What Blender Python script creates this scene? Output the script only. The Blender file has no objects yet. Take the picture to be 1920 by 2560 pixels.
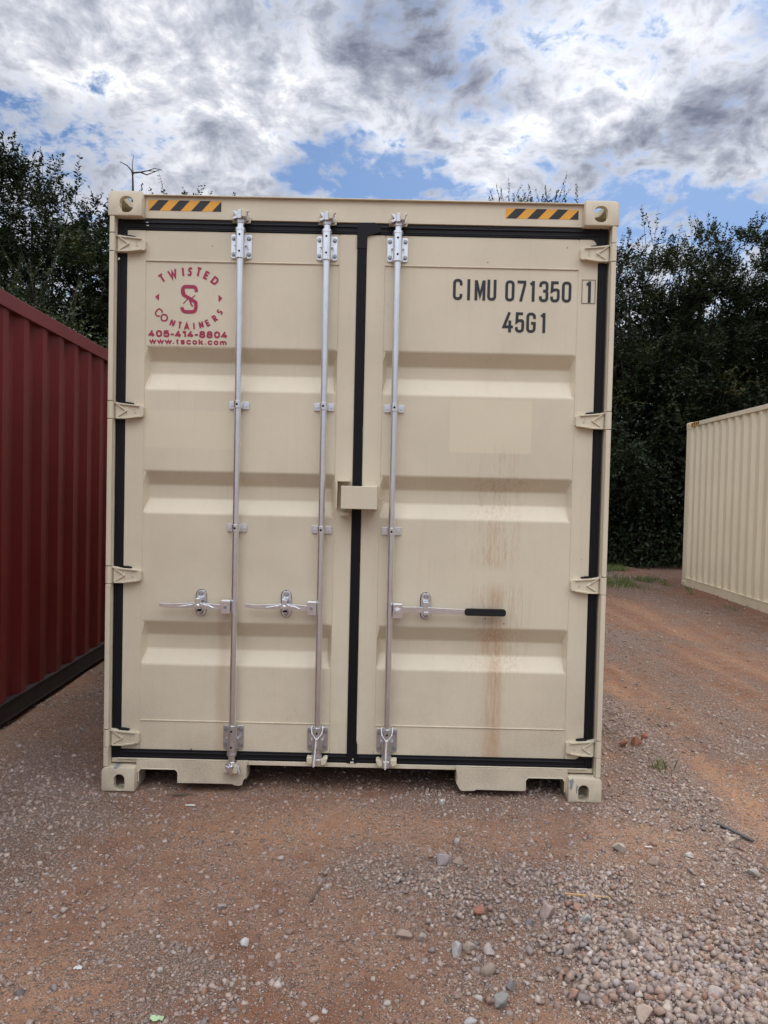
import bpy, bmesh, math, random
import numpy as np
from mathutils import Vector, Matrix
R = math.radians
random.seed(7)
scn = bpy.context.scene
col = scn.collection

# ------------------------------------------------------------------ camera
CP, CR, CY = -0.02709, -0.02246, 0.00392          # pitch, roll, yaw
cam = bpy.data.objects.new('camera', bpy.data.cameras.new('camera'))
col.objects.link(cam)
def _rot(rx, ry, rz):
    return Matrix.Rotation(rz, 3, 'Z') @ Matrix.Rotation(ry, 3, 'Y') @ Matrix.Rotation(rx, 3, 'X')
_m = _rot(CP, CR, CY)
_c = Matrix((_m.col[0], _m.col[2], -_m.col[1])).transposed()
cam.matrix_world = Matrix.Translation((0.14155, -3.4655, 1.48515)) @ _c.to_4x4()
cam.data.sensor_fit = 'HORIZONTAL'
cam.data.sensor_width = 36
cam.data.lens = 33.75
cam.data.clip_start = 0.05
cam.data.clip_end = 3000
scn.camera = cam
scn.render.resolution_x, scn.render.resolution_y = 768, 1024

# ------------------------------------------------------------------ node helper
class NT:
    def __init__(s, tree):
        s.t = tree; s.n = tree.nodes; s.l = tree.links
    def node(s, typ, **k):
        n = s.n.new(typ)
        for a, b in k.items(): setattr(n, a, b)
        return n
    def put(s, sock, v):
        if isinstance(v, bpy.types.NodeSocket): s.l.new(v, sock)
        elif v is not None: sock.default_value = v
    def m(s, op, a, b=None, c=None, clamp=False):
        n = s.node('ShaderNodeMath', operation=op, use_clamp=clamp)
        s.put(n.inputs[0], a)
        if b is not None: s.put(n.inputs[1], b)
        if c is not None: s.put(n.inputs[2], c)
        return n.outputs[0]
    def vm(s, op, a, b=None):
        n = s.node('ShaderNodeVectorMath', operation=op)
        s.put(n.inputs[0], a)
        if b is not None:
            if op == 'SCALE': s.put(n.inputs['Scale'], b)
            else: s.put(n.inputs[1], b)
        return n.outputs['Value'] if op in ('LENGTH', 'DOT_PRODUCT', 'DISTANCE') else n.outputs[0]
    def noise(s, vec, scale=5, detail=4, rough=.5, dist=0, color=False, dim='3D'):
        n = s.node('ShaderNodeTexNoise', noise_dimensions=dim)
        s.put(n.inputs['Vector'], vec); s.put(n.inputs['Scale'], scale); n.inputs['Detail'].default_value = detail
        n.inputs['Roughness'].default_value = rough; n.inputs['Distortion'].default_value = dist
        return n.outputs['Color' if color else 'Fac']
    def voro(s, vec, scale=5, feature='F1', out='Distance', rnd=1, dim='3D'):
        n = s.node('ShaderNodeTexVoronoi', feature=feature, voronoi_dimensions=dim)
        s.put(n.inputs['Vector'], vec); n.inputs['Scale'].default_value = scale; n.inputs['Randomness'].default_value = rnd
        return n.outputs[out]
    def ss(s, v, a, b):                       # smoothstep a..b -> 0..1
        n = s.node('ShaderNodeMapRange', interpolation_type='SMOOTHSTEP')
        s.put(n.inputs['Value'], v); n.inputs['From Min'].default_value = a; n.inputs['From Max'].default_value = b
        return n.outputs[0]
    def mix(s, f, a, b, mode='MIX'):
        n = s.node('ShaderNodeMix', data_type='RGBA', blend_type=mode)
        s.put(n.inputs[0], f); s.put(n.inputs[6], a); s.put(n.inputs[7], b)
        return n.outputs[2]
    def ramp(s, f, stops):
        n = s.node('ShaderNodeValToRGB'); e = n.color_ramp.elements
        while len(e) < len(stops): e.new(.5)
        for i, (p, c) in enumerate(stops): e[i].position = p; e[i].color = (*c, 1) if len(c) == 3 else c
        s.put(n.inputs[0], f); return n.outputs[0]
    def sep(s, v):
        n = s.node('ShaderNodeSeparateXYZ'); s.put(n.inputs[0], v); return n.outputs
    def comb(s, x, y, z):
        n = s.node('ShaderNodeCombineXYZ'); s.put(n.inputs[0], x); s.put(n.inputs[1], y); s.put(n.inputs[2], z); return n.outputs[0]
    def scalev(s, v, sc):
        n = s.node('ShaderNodeVectorMath', operation='MULTIPLY'); s.put(n.inputs[0], v); n.inputs[1].default_value = sc; return n.outputs[0]
    def bump(s, h, strength=.3, dist=.01, normal=None):
        n = s.node('ShaderNodeBump'); s.put(n.inputs['Height'], h); n.inputs['Strength'].default_value = strength
        n.inputs['Distance'].default_value = dist
        if normal is not None: s.put(n.inputs['Normal'], normal)
        return n.outputs[0]

# ------------------------------------------------------------------ world: sky and broken cloud
SUN_AZ, SUN_EL = 22.0, 52.0           # behind the container, to the right
world = bpy.data.worlds.new('World'); scn.world = world; world.use_nodes = True
world.node_tree.nodes.clear()
w = NT(world.node_tree)
sky = w.node('ShaderNodeTexSky', sky_type='NISHITA', sun_disc=False)
sky.sun_elevation = R(SUN_EL); sky.sun_rotation = R(SUN_AZ); sky.air_density = 1.0; sky.dust_density = 1.0; sky.ozone_density = 2.0
tc = w.node('ShaderNodeTexCoord').outputs['Generated']
x, y, z = w.sep(tc)
zc = w.m('MAXIMUM', z, 0.02)
zz = w.m('ADD', zc, 0.30)
pl = w.comb(w.m('DIVIDE', x, zz), w.m('DIVIDE', y, zz), 0.0)      # cloud deck, seen in perspective
warp = w.noise(pl, 1.3, 2, .5, color=True, dim='2D')
plw = w.vm('ADD', pl, w.scalev(warp, (.30, .30, 0)))
az = w.m('MULTIPLY', w.m('ARCTAN2', x, y), 57.2958)
el = w.m('MULTIPLY', w.m('ARCSINE', w.m('MINIMUM', z, 0.9999)), 57.2958)
wn = w.noise(pl, 4.0, 4, .62, color=True, dim='2D')
ae = w.vm('ADD', w.comb(az, el, 0.0), w.scalev(w.vm('SUBTRACT', wn, (.5, .5, .5)), (16, 9, 0)))
def blobs(lst):
    tot = None
    for (a, e, sa, se, wt) in lst:
        n = w.node('ShaderNodeVectorMath', operation='MULTIPLY_ADD'); w.put(n.inputs[0], ae)
        n.inputs[1].default_value = (1 / sa, 1 / se, 0); n.inputs[2].default_value = (-a / sa, -e / se, 0)
        g = w.m('POWER', .36788, w.vm('DOT_PRODUCT', n.outputs[0], n.outputs[0]))
        tot = w.m('MULTIPLY', g, wt) if tot is None else w.m('MULTIPLY_ADD', g, wt, tot)
    return tot
# where the deck is thin (blue shows) and where it is thick (grey)
thin = blobs([(-2.6, 24.0, 4.6, 1.6, -.27), (-6.5, 22.3, 3.5, 1.5, -.25), (1.5, 22.6, 3, 1.0, -.14), (26, 19.6, 6, 1.5, -.27), (14, 21.0, 5, .7, -.16), (27, 32, 3, 2, -.14), (-6, 28, 1.6, 1.2, -.10),
              (-27, 24.0, 5, 1.6, -.05), (-16, 26.5, 2.5, 1.2, -.05), (-27, 28, 5, 3, .10), (8, 25.5, 9, 1.8, .14), (-15, 29, 9, 5, .12), (17, 28, 9, 5, .12), (-2, 31, 7, 4, .12)])
thick = blobs([(0.5, 33.5, 3.4, 3.0, .42), (3.8, 29.6, 3.2, 2.0, .42), (24.5, 25.6, 4.4, 2.0, .42), (18, 24.2, 4.0, 1.4, .32),
               (16, 29.5, 7, 3.2, -.09), (-17, 28.5, 9, 4.4, -.03), (-9, 34, 7, 2.5, .10), (8, 24, 7, 1.6, -.08)])
pld = w.vm('ADD', pl, w.scalev(w.noise(pl, 5.0, 2, .5, color=True, dim='2D'), (.09, .09, 0)))
n1 = w.noise(plw, 1.6, 4, .58, dim='2D')
n2 = w.noise(pld, 13.0, 4, .62, dim='2D')
n3 = w.noise(plw, 3.4, 5, .62, dim='2D')
n4 = w.noise(pld, 36.0, 3, .66, dim='2D')
puff = w.voro(pld, 15.0, dim='2D')
dens = w.m('ADD', w.m('MULTIPLY', n1, .50), w.m('ADD', w.m('MULTIPLY', n2, .45), w.m('MULTIPLY', n3, .30)))
dens = w.m('ADD', dens, w.m('MULTIPLY', w.m('SUBTRACT', n4, .5), .34))
dens = w.m('SUBTRACT', dens, w.m('MULTIPLY', puff, .16))
dens = w.m('ADD', dens, thin)
cover = w.ss(w.m('ADD', dens, .05), .40, .64)
th = w.m('ADD', w.m('ADD', w.m('MULTIPLY', n3, .50), w.m('MULTIPLY', w.m('SUBTRACT', n2, .5), .80)), w.m('ADD', thick, .33))
th = w.m('ADD', th, w.m('MULTIPLY', w.m('SUBTRACT', n4, .5), .46))
th = w.m('SUBTRACT', th, w.m('MULTIPLY', puff, .25))
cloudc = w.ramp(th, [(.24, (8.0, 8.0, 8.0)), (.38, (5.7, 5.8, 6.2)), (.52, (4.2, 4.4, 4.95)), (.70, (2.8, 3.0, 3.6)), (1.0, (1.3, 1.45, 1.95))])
# unseen deck behind the camera boosted overhead to light the doors and ground; glow round the hidden sun
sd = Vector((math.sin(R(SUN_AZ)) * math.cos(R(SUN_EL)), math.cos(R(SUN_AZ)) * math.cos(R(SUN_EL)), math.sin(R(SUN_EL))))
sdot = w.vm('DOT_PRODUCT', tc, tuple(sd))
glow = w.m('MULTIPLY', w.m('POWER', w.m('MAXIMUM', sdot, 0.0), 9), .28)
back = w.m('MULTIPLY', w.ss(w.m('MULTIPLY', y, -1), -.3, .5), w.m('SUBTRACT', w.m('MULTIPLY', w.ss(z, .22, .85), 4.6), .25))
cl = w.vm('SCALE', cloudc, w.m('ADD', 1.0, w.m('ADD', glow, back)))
skyc = w.mix(1.0, sky.outputs[0], (.47, .58, .70, 1), 'MULTIPLY')
skyb = w.vm('SCALE', skyc, 1.0)
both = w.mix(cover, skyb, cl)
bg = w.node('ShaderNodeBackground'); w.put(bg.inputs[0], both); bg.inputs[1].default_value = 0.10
wo = w.node('ShaderNodeOutputWorld'); w.l.new(bg.outputs[0], wo.inputs[0])
world.cycles.sampling_method = 'MANUAL'; world.cycles.sample_map_resolution = 512

sl = bpy.data.lights.new('sun', 'SUN'); sl.energy = 1.0; sl.angle = R(14); sl.color = (1, .95, .88)
so = bpy.data.objects.new('sun', sl); col.objects.link(so)
so.rotation_euler = sd.to_track_quat('Z', 'Y').to_euler()

scn.cycles.max_bounces = 6; scn.cycles.diffuse_bounces = 3; scn.cycles.glossy_bounces = 3; scn.cycles.transmission_bounces = 3
vs = scn.view_settings
vs.view_transform = 'Standard'; vs.look = 'None'; vs.gamma = 1; vs.use_curve_mapping = False; vs.exposure = 0.52

# ------------------------------------------------------------------ materials
def newmat(name):
    m = bpy.data.materials.new(name); m.use_nodes = True; m.node_tree.nodes.clear()
    t = NT(m.node_tree)
    b = t.node('ShaderNodeBsdfPrincipled'); o = t.node('ShaderNodeOutputMaterial'); t.l.new(b.outputs[0], o.inputs[0])
    return m, t, b, t.node('ShaderNodeTexCoord').outputs['Object']

def paint(name, c, rough=.5, grime=.5, doorstains=False, speck=True, spec=.4, fade=.10):
    m, t, b, oc = newmat(name)
    big = t.noise(oc, 1.6, 5, .6); fine = t.noise(oc, 45, 4, .6)
    streak = t.noise(t.scalev(oc, (38, 38, 1.2)), 1.0, 4, .65)
    dk = tuple(v * (1 - fade) for v in c)
    base = t.mix(t.ss(big, .35, .7), (*c, 1), (*dk, 1))
    base = t.mix(t.m('MULTIPLY', t.ss(fine, .45, .8), .10), base, (c[0] * .72, c[1] * .70, c[2] * .66, 1))
    base = t.mix(t.m('MULTIPLY', t.ss(streak, .50, .85), .16 * grime), base, (c[0] * .62, c[1] * .56, c[2] * .48, 1))
    X, Y, Z = t.sep(oc)
    low = t.m('SUBTRACT', 1.0, t.ss(Z, .0, .75))
    sp = t.noise(oc, 140, 3, .7)
    spb = t.noise(oc, 5, 3, .6)
    mud = t.m('MULTIPLY', t.m('MULTIPLY', t.ss(t.m('ADD', sp, t.m('MULTIPLY', spb, .25)), .62, .84), low), .34 * grime)
    base = t.mix(mud, base, (.24, .165, .115, 1))
    base = t.mix(t.m('MULTIPLY', t.m('MULTIPLY', low, t.ss(spb, .3, .7)), .22 * grime), base, (.27, .20, .15, 1))
    if speck:
        v = t.voro(oc, 9, out='Distance'); vn = t.noise(oc, 3.2, 2, .5)
        dots = t.m('MULTIPLY', t.m('LESS_THAN', v, t.m('MULTIPLY', t.ss(vn, .42, .7), .045)), .8)
        base = t.mix(dots, base, (.09, .07, .055, 1))
    if doorstains:
        def band(v, a, b_, s):
            return t.m('MULTIPLY', t.ss(v, a - s, a + s), t.m('SUBTRACT', 1.0, t.ss(v, b_ - s, b_ + s)))
        def rect(x0, x1, z0, z1, s=.002): return t.m('MULTIPLY', band(X, x0, x1, s), band(Z, z0, z1, s))
        patch = t.m('ADD', t.m('MULTIPLY', rect(.441, .838, 1.688, 1.948), .9), t.m('MULTIPLY', rect(-1.043, -.600, 1.68, 1.861), .8))
        base = t.mix(t.m('MULTIPLY', patch, .75), base, (c[0] * 1.06, c[1] * 1.06, c[2] * 1.03, 1))
        vs_ = t.noise(t.scalev(oc, (70, 70, 5.0)), 1.0, 5, .72)
        vf = t.noise(t.scalev(oc, (160, 160, 26.0)), 1.0, 3, .7)
        wob = t.m('MULTIPLY', t.m('SUBTRACT', t.noise(oc, 6, 3, .6), .5), .05)
        Xw = t.m('ADD', X, wob)
        def col_(cx, hw, z0, z1, sz, amt, lo=.34, hi=.66):
            core = band(Xw, cx - hw, cx + hw, hw * .85)
            return t.m('MULTIPLY', t.m('MULTIPLY', t.m('MULTIPLY', core, band(Z, z0, z1, sz)), t.ss(t.m('ADD', t.m('MULTIPLY', vs_, .6), t.m('MULTIPLY', vf, .4)), lo, hi)), amt)
        rust = col_(.688, .036, .13, 1.03, .05, .70, .22, .66)
        rust = t.m('MAXIMUM', rust, col_(.685, .062, .69, .835, .015, .72, .28, .62))
        rust = t.m('MAXIMUM', rust, col_(.688, .040, .28, .60, .06, .66, .26, .66))
        rust = t.m('MAXIMUM', rust, col_(.70, .12, .60, 1.05, .05, .42, .44, .62))
        rust = t.m('MAXIMUM', rust, col_(.72, .15, 1.495, 1.572, .01, .55, .46, .66))
        rust = t.m('MAXIMUM', rust, col_(.65, .06, 1.498, 1.56, .02, .52, .42, .62))
        rust = t.m('MAXIMUM', rust, col_(.68, .11, 1.15, 1.70, .05, .55, .46, .66))
        rust = t.m('MAXIMUM', rust, col_(.66, .05, 1.13, 1.36, .03, .55, .38, .64))
        faint = col_(-.655, .022, .15, .95, .05, .26, .1, .5)
        rust = t.m('MAXIMUM', rust, faint)
        base = t.mix(t.m('MULTIPLY', rust, 1.0, clamp=True), base, t.mix(vf, (.50, .29, .155, 1), (.36, .18, .085, 1)))
        # smudge round the handle grip
        dx = t.m('DIVIDE', t.m('SUBTRACT', X, .66), .10); dz = t.m('DIVIDE', t.m('SUBTRACT', Z, .88), .06)
        sm = t.m('EXPONENT', t.m('MULTIPLY', t.m('ADD', t.m('MULTIPLY', dx, dx), t.m('MULTIPLY', dz, dz)), -1))
        base = t.mix(t.m('MULTIPLY', sm, .22), base, (.16, .14, .12, 1))
        dn = t.m('MULTIPLY', t.m('MULTIPLY', t.ss(t.noise(oc, 170, 2, .8), .60, .74), t.ss(t.noise(oc, 4.5, 3, .6), .48, .66)), .30)
        base = t.mix(dn, base, (.24, .18, .12, 1))
    b.inputs['Roughness'].default_value = rough
    t.put(b.inputs['Base Color'], base)
    t.put(b.inputs['Roughness'], t.m('ADD', rough - .08, t.m('MULTIPLY', big, .16)))
    b.inputs['Specular IOR Level'].default_value = spec
    hb = t.m('ADD', t.m('MULTIPLY', t.noise(oc, 3.0, 2, .5), 1.0), t.m('MULTIPLY', t.noise(oc, 260, 2, .6), .02))
    t.put(b.inputs['Normal'], t.bump(hb, .35, .012))
    return m

BEIGE = (.66, .580, .425)
M_door = paint('door_paint', BEIGE, .50, 1.0, True)
M_beige = paint('beige_paint', BEIGE, .50, .8)
M_cream = paint('cream_paint', (.74, .645, .47), .5, .5, fade=.06)
M_red = paint('red_paint', (.145, .012, .013), .42, .35, speck=False, fade=.22)
M_redrail = paint('red_rail_paint', (.17, .026, .026), .45, .4, speck=False, fade=.2)
M_under = paint('undercoat', (.010, .008, .009), .6, .2, speck=False)

def chipped(name):          # casting paint with grey scuffs and chips
    m = paint(name, BEIGE, .52, 1.2)
    t = NT(m.node_tree); b = [n for n in t.n if n.type == 'BSDF_PRINCIPLED'][0]
    oc = t.node('ShaderNodeTexCoord').outputs['Object']
    src = b.inputs['Base Color'].links[0].from_socket
    X, Y, Z = t.sep(oc)
    n = t.noise(oc, 42, 5, .65)
    def g(cx, cz, sx, sz):
        dx = t.m('DIVIDE', t.m('SUBTRACT', X, cx), sx); dz = t.m('DIVIDE', t.m('SUBTRACT', Z, cz), sz)
        return t.m('EXPONENT', t.m('MULTIPLY', t.m('ADD', t.m('MULTIPLY', dx, dx), t.m('MULTIPLY', dz, dz)), -1))
    f = t.m('ADD', t.m('ADD', t.m('MULTIPLY', g(1.071, .09, .012, .026), .50), t.m('MULTIPLY', g(1.097, .06, .007, .03), .34)), n)
    f = t.m('ADD', f, t.m('ADD', t.m('MULTIPLY', g(-1.15, .118, .03, .010), .30), t.m('MULTIPLY', g(-1.175, .045, .02, .012), .12)))
    k = t.ss(f, .71, .76)
    c = t.mix(k, src, t.mix(t.noise(oc, 120, 2), (.13, .14, .14, 1), (.30, .31, .30, 1)))
    t.put(b.inputs['Base Color'], c)
    return m
M_cast = chipped('casting_paint')

def simple(name, c, rough, metal=0, var=.15, scale=30, bumps=.1, spec=.5, bd=.002):
    m, t, b, oc = newmat(name)
    n = t.noise(oc, scale, 4, .6)
    t.put(b.inputs['Base Color'], t.mix(n, (*[v * (1 - var) for v in c], 1), (*[min(1, v * (1 + var)) for v in c], 1)))
    t.put(b.inputs['Roughness'], t.m('ADD', rough - .1, t.m('MULTIPLY', t.noise(oc, scale * .6, 3, .6), .2)))
    b.inputs['Metallic'].default_value = metal; b.inputs['Specular IOR Level'].default_value = spec
    t.put(b.inputs['Normal'], t.bump(n, bumps, bd))
    return m
M_gasket = simple('black_rubber', (.006, .006, .0075), .55, 0, .3, 8, .15, .25)
M_zinc = simple('galvanised_steel', (.82, .84, .86), .33, 1, .08, 22, .004)
M_zincd = simple('dull_galvanised_steel', (.62, .62, .63), .36, .9, .18, 25, .012)
M_bolt = simple('bolt_steel', (.38, .39, .40), .45, .9, .2, 90, .1)
M_hole = simple('dark_hole', (.004, .004, .004), .9, 0, .1, 10, 0)
M_grip = simple('black_grip', (.012, .012, .012), .6, 0, .2, 40, .1, .3)
M_yel = simple('hazard_yellow', (.78, .36, .03), .45, 0, .06, 14, .03)
M_blk = simple('hazard_black', (.014, .014, .016), .45, 0, .2, 14, .03)
M_ink = simple('black_lettering', (.018, .019, .022), .5, 0, .2, 30, .0)
M_logo = simple('crimson_lettering', (.34, .018, .060), .45, 0, .08, 30, .0)
M_wire = simple('braided_wire', (.78, .77, .74), .5, .25, .25, 200, .3)
M_wood = simple('bare_wood', (.45, .27, .12), .8, 0, .25, 50, .3)
M_twig = simple('dry_twig', (.12, .085, .055), .85, 0, .3, 60, .3)
M_strip = simple('black_strip', (.055, .055, .06), .7, 0, .35, 30, .3)
M_scrapw = simple('white_scrap', (.62, .60, .55), .7, 0, .1, 30, .2)
M_scrapg = simple('green_scrap', (.40, .55, .30), .7, 0, .2, 30, .2)
M_bark = simple('bark', (.045, .036, .028), .9, 0, .35, 14, .6, .2, .01)
M_floor = simple('plywood_floor', (.10, .07, .05), .8)

def leafmat(name, a, b_):
    m, t, b, oc = newmat(name)
    at = t.node('ShaderNodeAttribute', attribute_name='tint').outputs['Fac']
    c = t.ramp(at, [(0, a), (.75, b_), (.93, tuple(v * 1.35 for v in b_)), (1, (b_[0] * 2.2, b_[1] * 1.25, b_[2] * .9))])
    t.put(b.inputs['Base Color'], c); b.inputs['Roughness'].default_value = .5; b.inputs['Specular IOR Level'].default_value = .3
    tr = t.node('ShaderNodeBsdfTranslucent'); t.put(tr.inputs[0], t.vm('SCALE', c, 1.5))
    mx = t.node('ShaderNodeMixShader'); mx.inputs[0].default_value = .15
    o = [n for n in t.n if n.type == 'OUTPUT_MATERIAL'][0]
    t.l.new(b.outputs[0], mx.inputs[1]); t.l.new(tr.outputs[0], mx.inputs[2]); t.l.new(mx.outputs[0], o.inputs[0])
    return m
M_leaf = leafmat('leaves', (.012, .021, .008), (.028, .043, .014))
M_leaf2 = leafmat('light_leaves', (.022, .034, .011), (.050, .070, .024))
M_grass = leafmat('grass_blades', (.07, .10, .03), (.16, .20, .07))

def stonemat():
    m, t, b, oc = newmat('stone')
    at = t.node('ShaderNodeAttribute', attribute_name='Col').outputs['Color']
    n = t.noise(oc, 90, 4, .65)
    c = t.mix(t.m('MULTIPLY', t.ss(n, .35, .75), .45), at, (.20, .125, .088, 1))
    c = t.mix(t.m('MULTIPLY', t.ss(t.noise(oc, 300, 2), .55, .7), .2), c, (.5, .46, .42, 1))
    t.put(b.inputs['Base Color'], c); b.inputs['Roughness'].default_value = .85; b.inputs['Specular IOR Level'].default_value = .25
    t.put(b.inputs['Normal'], t.bump(n, .35, .004))
    return m
M_stone = stonemat()

def groundmat():
    m, t, b, oc = newmat('red_dirt')
    g = t.node('ShaderNodeAttribute', attribute_name='gravel').outputs['Fac']
    k = t.node('ShaderNodeAttribute', attribute_name='track').outputs['Fac']
    far = t.node('ShaderNodeAttribute', attribute_name='redness').outputs['Fac']
    n0 = t.noise(oc, .9, 6, .6); n1 = t.noise(oc, 5, 6, .65); n2 = t.noise(oc, 28, 6, .7); n3 = t.noise(oc, 150, 4, .7)
    dirt = t.ramp(t.m('ADD', t.m('MULTIPLY', n0, .45), t.m('MULTIPLY', n1, .55)),
                  [(.34, (.20, .094, .056)), (.46, (.31, .168, .106)), (.56, (.40, .238, .155)), (.66, (.51, .335, .225))])
    dirt = t.mix(t.m('MULTIPLY', far, .75), dirt, t.mix(n1, (.20, .068, .034, 1), (.34, .155, .088, 1)))
    dirt = t.mix(t.m('MULTIPLY', k, .75), dirt, t.mix(n2, (.42, .215, .115, 1), (.56, .33, .195, 1)))
    # small pebbles in the surface
    peb = None
    jit = t.vm('ADD', oc, t.scalev(t.noise(oc, 40, 2, color=True), (.01, .01, 0)))
    for sc, amt in ((48, .60), (85, .80), (150, .9), (260, .85)):
        vn_ = t.node('ShaderNodeTexVoronoi', voronoi_dimensions='2D'); t.put(vn_.inputs['Vector'], jit); vn_.inputs['Scale'].default_value = sc
        vd = vn_.outputs['Distance']; vc = vn_.outputs['Color']
        r, gg, bb = t.sep(vc)
        thr = t.m('ADD', t.m('MULTIPLY', t.ss(t.m('ADD', t.m('MULTIPLY', g, .35), t.m('ADD', t.m('MULTIPLY', n1, .55), t.m('MULTIPLY', n2, .3))), .30, .85), 1.0), .12)
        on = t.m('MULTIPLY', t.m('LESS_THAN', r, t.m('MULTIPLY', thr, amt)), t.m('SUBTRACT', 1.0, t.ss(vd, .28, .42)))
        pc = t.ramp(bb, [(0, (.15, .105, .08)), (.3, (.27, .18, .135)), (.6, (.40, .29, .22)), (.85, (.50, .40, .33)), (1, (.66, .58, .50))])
        shade_ring = t.m('MULTIPLY', t.m('LESS_THAN', r, t.m('MULTIPLY', thr, amt)), t.m('MULTIPLY', t.ss(vd, .36, .46), t.m('SUBTRACT', 1.0, t.ss(vd, .50, .62))))
        dirt = t.mix(t.m('MULTIPLY', shade_ring, .45), dirt, (.11, .062, .042, 1))  # dark rim round each pebble paints in its shadow
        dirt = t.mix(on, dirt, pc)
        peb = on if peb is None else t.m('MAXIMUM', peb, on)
    dirt = t.mix(t.m('MULTIPLY', t.ss(g, .1, 1.1), .45), dirt, (.24, .185, .155, 1))
    dirt = t.mix(t.m('MULTIPLY', t.ss(n3, .48, .68), .36), dirt, (.13, .075, .050, 1))
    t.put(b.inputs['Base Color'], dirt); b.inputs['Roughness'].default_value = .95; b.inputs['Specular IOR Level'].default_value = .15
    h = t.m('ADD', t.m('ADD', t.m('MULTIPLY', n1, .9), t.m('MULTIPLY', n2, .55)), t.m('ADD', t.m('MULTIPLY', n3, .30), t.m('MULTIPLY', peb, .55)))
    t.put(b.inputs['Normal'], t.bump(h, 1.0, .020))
    return m
M_ground = groundmat()

# ------------------------------------------------------------------ mesh helpers
class MB:
    def __init__(s): s.v = []; s.f = []
    def add(s, vs_, fs):
        o = len(s.v); s.v += [tuple(p) for p in vs_]; s.f += [tuple(i + o for i in f) for f in fs]; return s
    def box(s, x0, x1, y0, y1, z0, z1):
        return s.add([(x0, y0, z0), (x1, y0, z0), (x1, y1, z0), (x0, y1, z0), (x0, y0, z1), (x1, y0, z1), (x1, y1, z1), (x0, y1, z1)],
                     [(0, 3, 2, 1), (4, 5, 6, 7), (0, 1, 5, 4), (1, 2, 6, 5), (2, 3, 7, 6), (3, 0, 4, 7)])
    def prism(s, pts, y0, y1):                 # polygon in X-Z, counter-clockwise seen from -Y, extruded along Y
        a = sum(p[0] * q[1] - q[0] * p[1] for p, q in zip(pts, pts[1:] + pts[:1]))
        if a < 0: pts = pts[::-1]
        n = len(pts)
        vs_ = [(p[0], y0, p[1]) for p in pts] + [(p[0], y1, p[1]) for p in pts]
        fs = [tuple(range(n)), tuple(range(2 * n - 1, n - 1, -1))] + [(i, i + n, (i + 1) % n + n, (i + 1) % n) for i in range(n)]
        return s.add(vs_, fs)
    def tube(s, path, rad, n=12, cap=True, flat=None):
        P = [Vector(p) for p in path]; rr = rad if isinstance(rad, (list, tuple)) else [rad] * len(P)
        vs_ = []; fs = []
        prev = None
        for i, p in enumerate(P):
            d = (P[min(i + 1, len(P) - 1)] - P[max(i - 1, 0)]).normalized()
            if prev is None:
                u = d.orthogonal().normalized()
            else:
                u = (prev - d * prev.dot(d))
                u = u.normalized() if u.length > 1e-6 else d.orthogonal().normalized()
            prev = u; v = d.cross(u)
            for k in range(n):
                a = 2 * math.pi * k / n
                vs_.append(p + (u * math.cos(a) + v * math.sin(a)) * rr[i])
        for i in range(len(P) - 1):
            for k in range(n):
                a, b = i * n + k, i * n + (k + 1) % n
                fs.append((a, b, b + n, a + n))
        if cap:
            fs.append(tuple(range(n - 1, -1, -1))); fs.append(tuple(range((len(P) - 1) * n, len(P) * n)))
        return s.add(vs_, fs)
    def zcyl(s, x, y, z0, z1, r, n=24): return s.tube([(x, y, z0), (x, y, z1)], r, n)
    def ycyl(s, x, z, y0, y1, r, n=12): return s.tube([(x, y0, z), (x, y1, z)], r, n)
    def obj(s, name, mat, parent=None, bevel=0, smooth=False, seg=2):
        me = bpy.data.meshes.new(name); me.from_pydata(s.v, [], s.f); me.update()
        bm = bmesh.new(); bm.from_mesh(me); bmesh.ops.recalc_face_normals(bm, faces=bm.faces); bm.to_mesh(me); bm.free()
        me.materials.append(mat)
        o = bpy.data.objects.new(name, me); col.objects.link(o)
        if parent: o.parent = parent
        if bevel:
            b = o.modifiers.new('bevel', 'BEVEL'); b.width = bevel; b.segments = seg; b.limit_method = 'ANGLE'; b.angle_limit = R(35)
            b.harden_normals = True
            smooth = True
        if smooth:
            me.polygons.foreach_set('use_smooth', [True] * len(me.polygons))
            if not bevel:
                try: me.set_sharp_from_angle(angle=R(38))
                except Exception: pass
        return o

def thing(name, label, cat, loc=(0, 0, 0), rz=0, group=None):
    o = bpy.data.objects.new(name, None); col.objects.link(o); o.location = loc; o.rotation_euler = (0, 0, rz)
    o.empty_display_size = .2; o['label'] = label; o['category'] = cat
    if group: o['group'] = group
    return o
def tag(o, label=None, cat=None, group=None, kind=None):
    if label: o['label'] = label
    if cat: o['category'] = cat
    if group: o['group'] = group
    if kind: o['kind'] = kind
    return o

def stadium(cx, cz, hw, hh, n=8, r=None):
    r = min(hw, hh) if r is None else r
    pts = []
    for sx, sz, a0 in ((1, 1, 0), (-1, 1, 90), (-1, -1, 180), (1, -1, 270)):
        for k in range(n + 1):
            a = R(a0 + 90 * k / n)
            pts.append((cx + sx * (hw - r) + r * math.cos(a), cz + sz * (hh - r) + r * math.sin(a)))
    return pts

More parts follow.
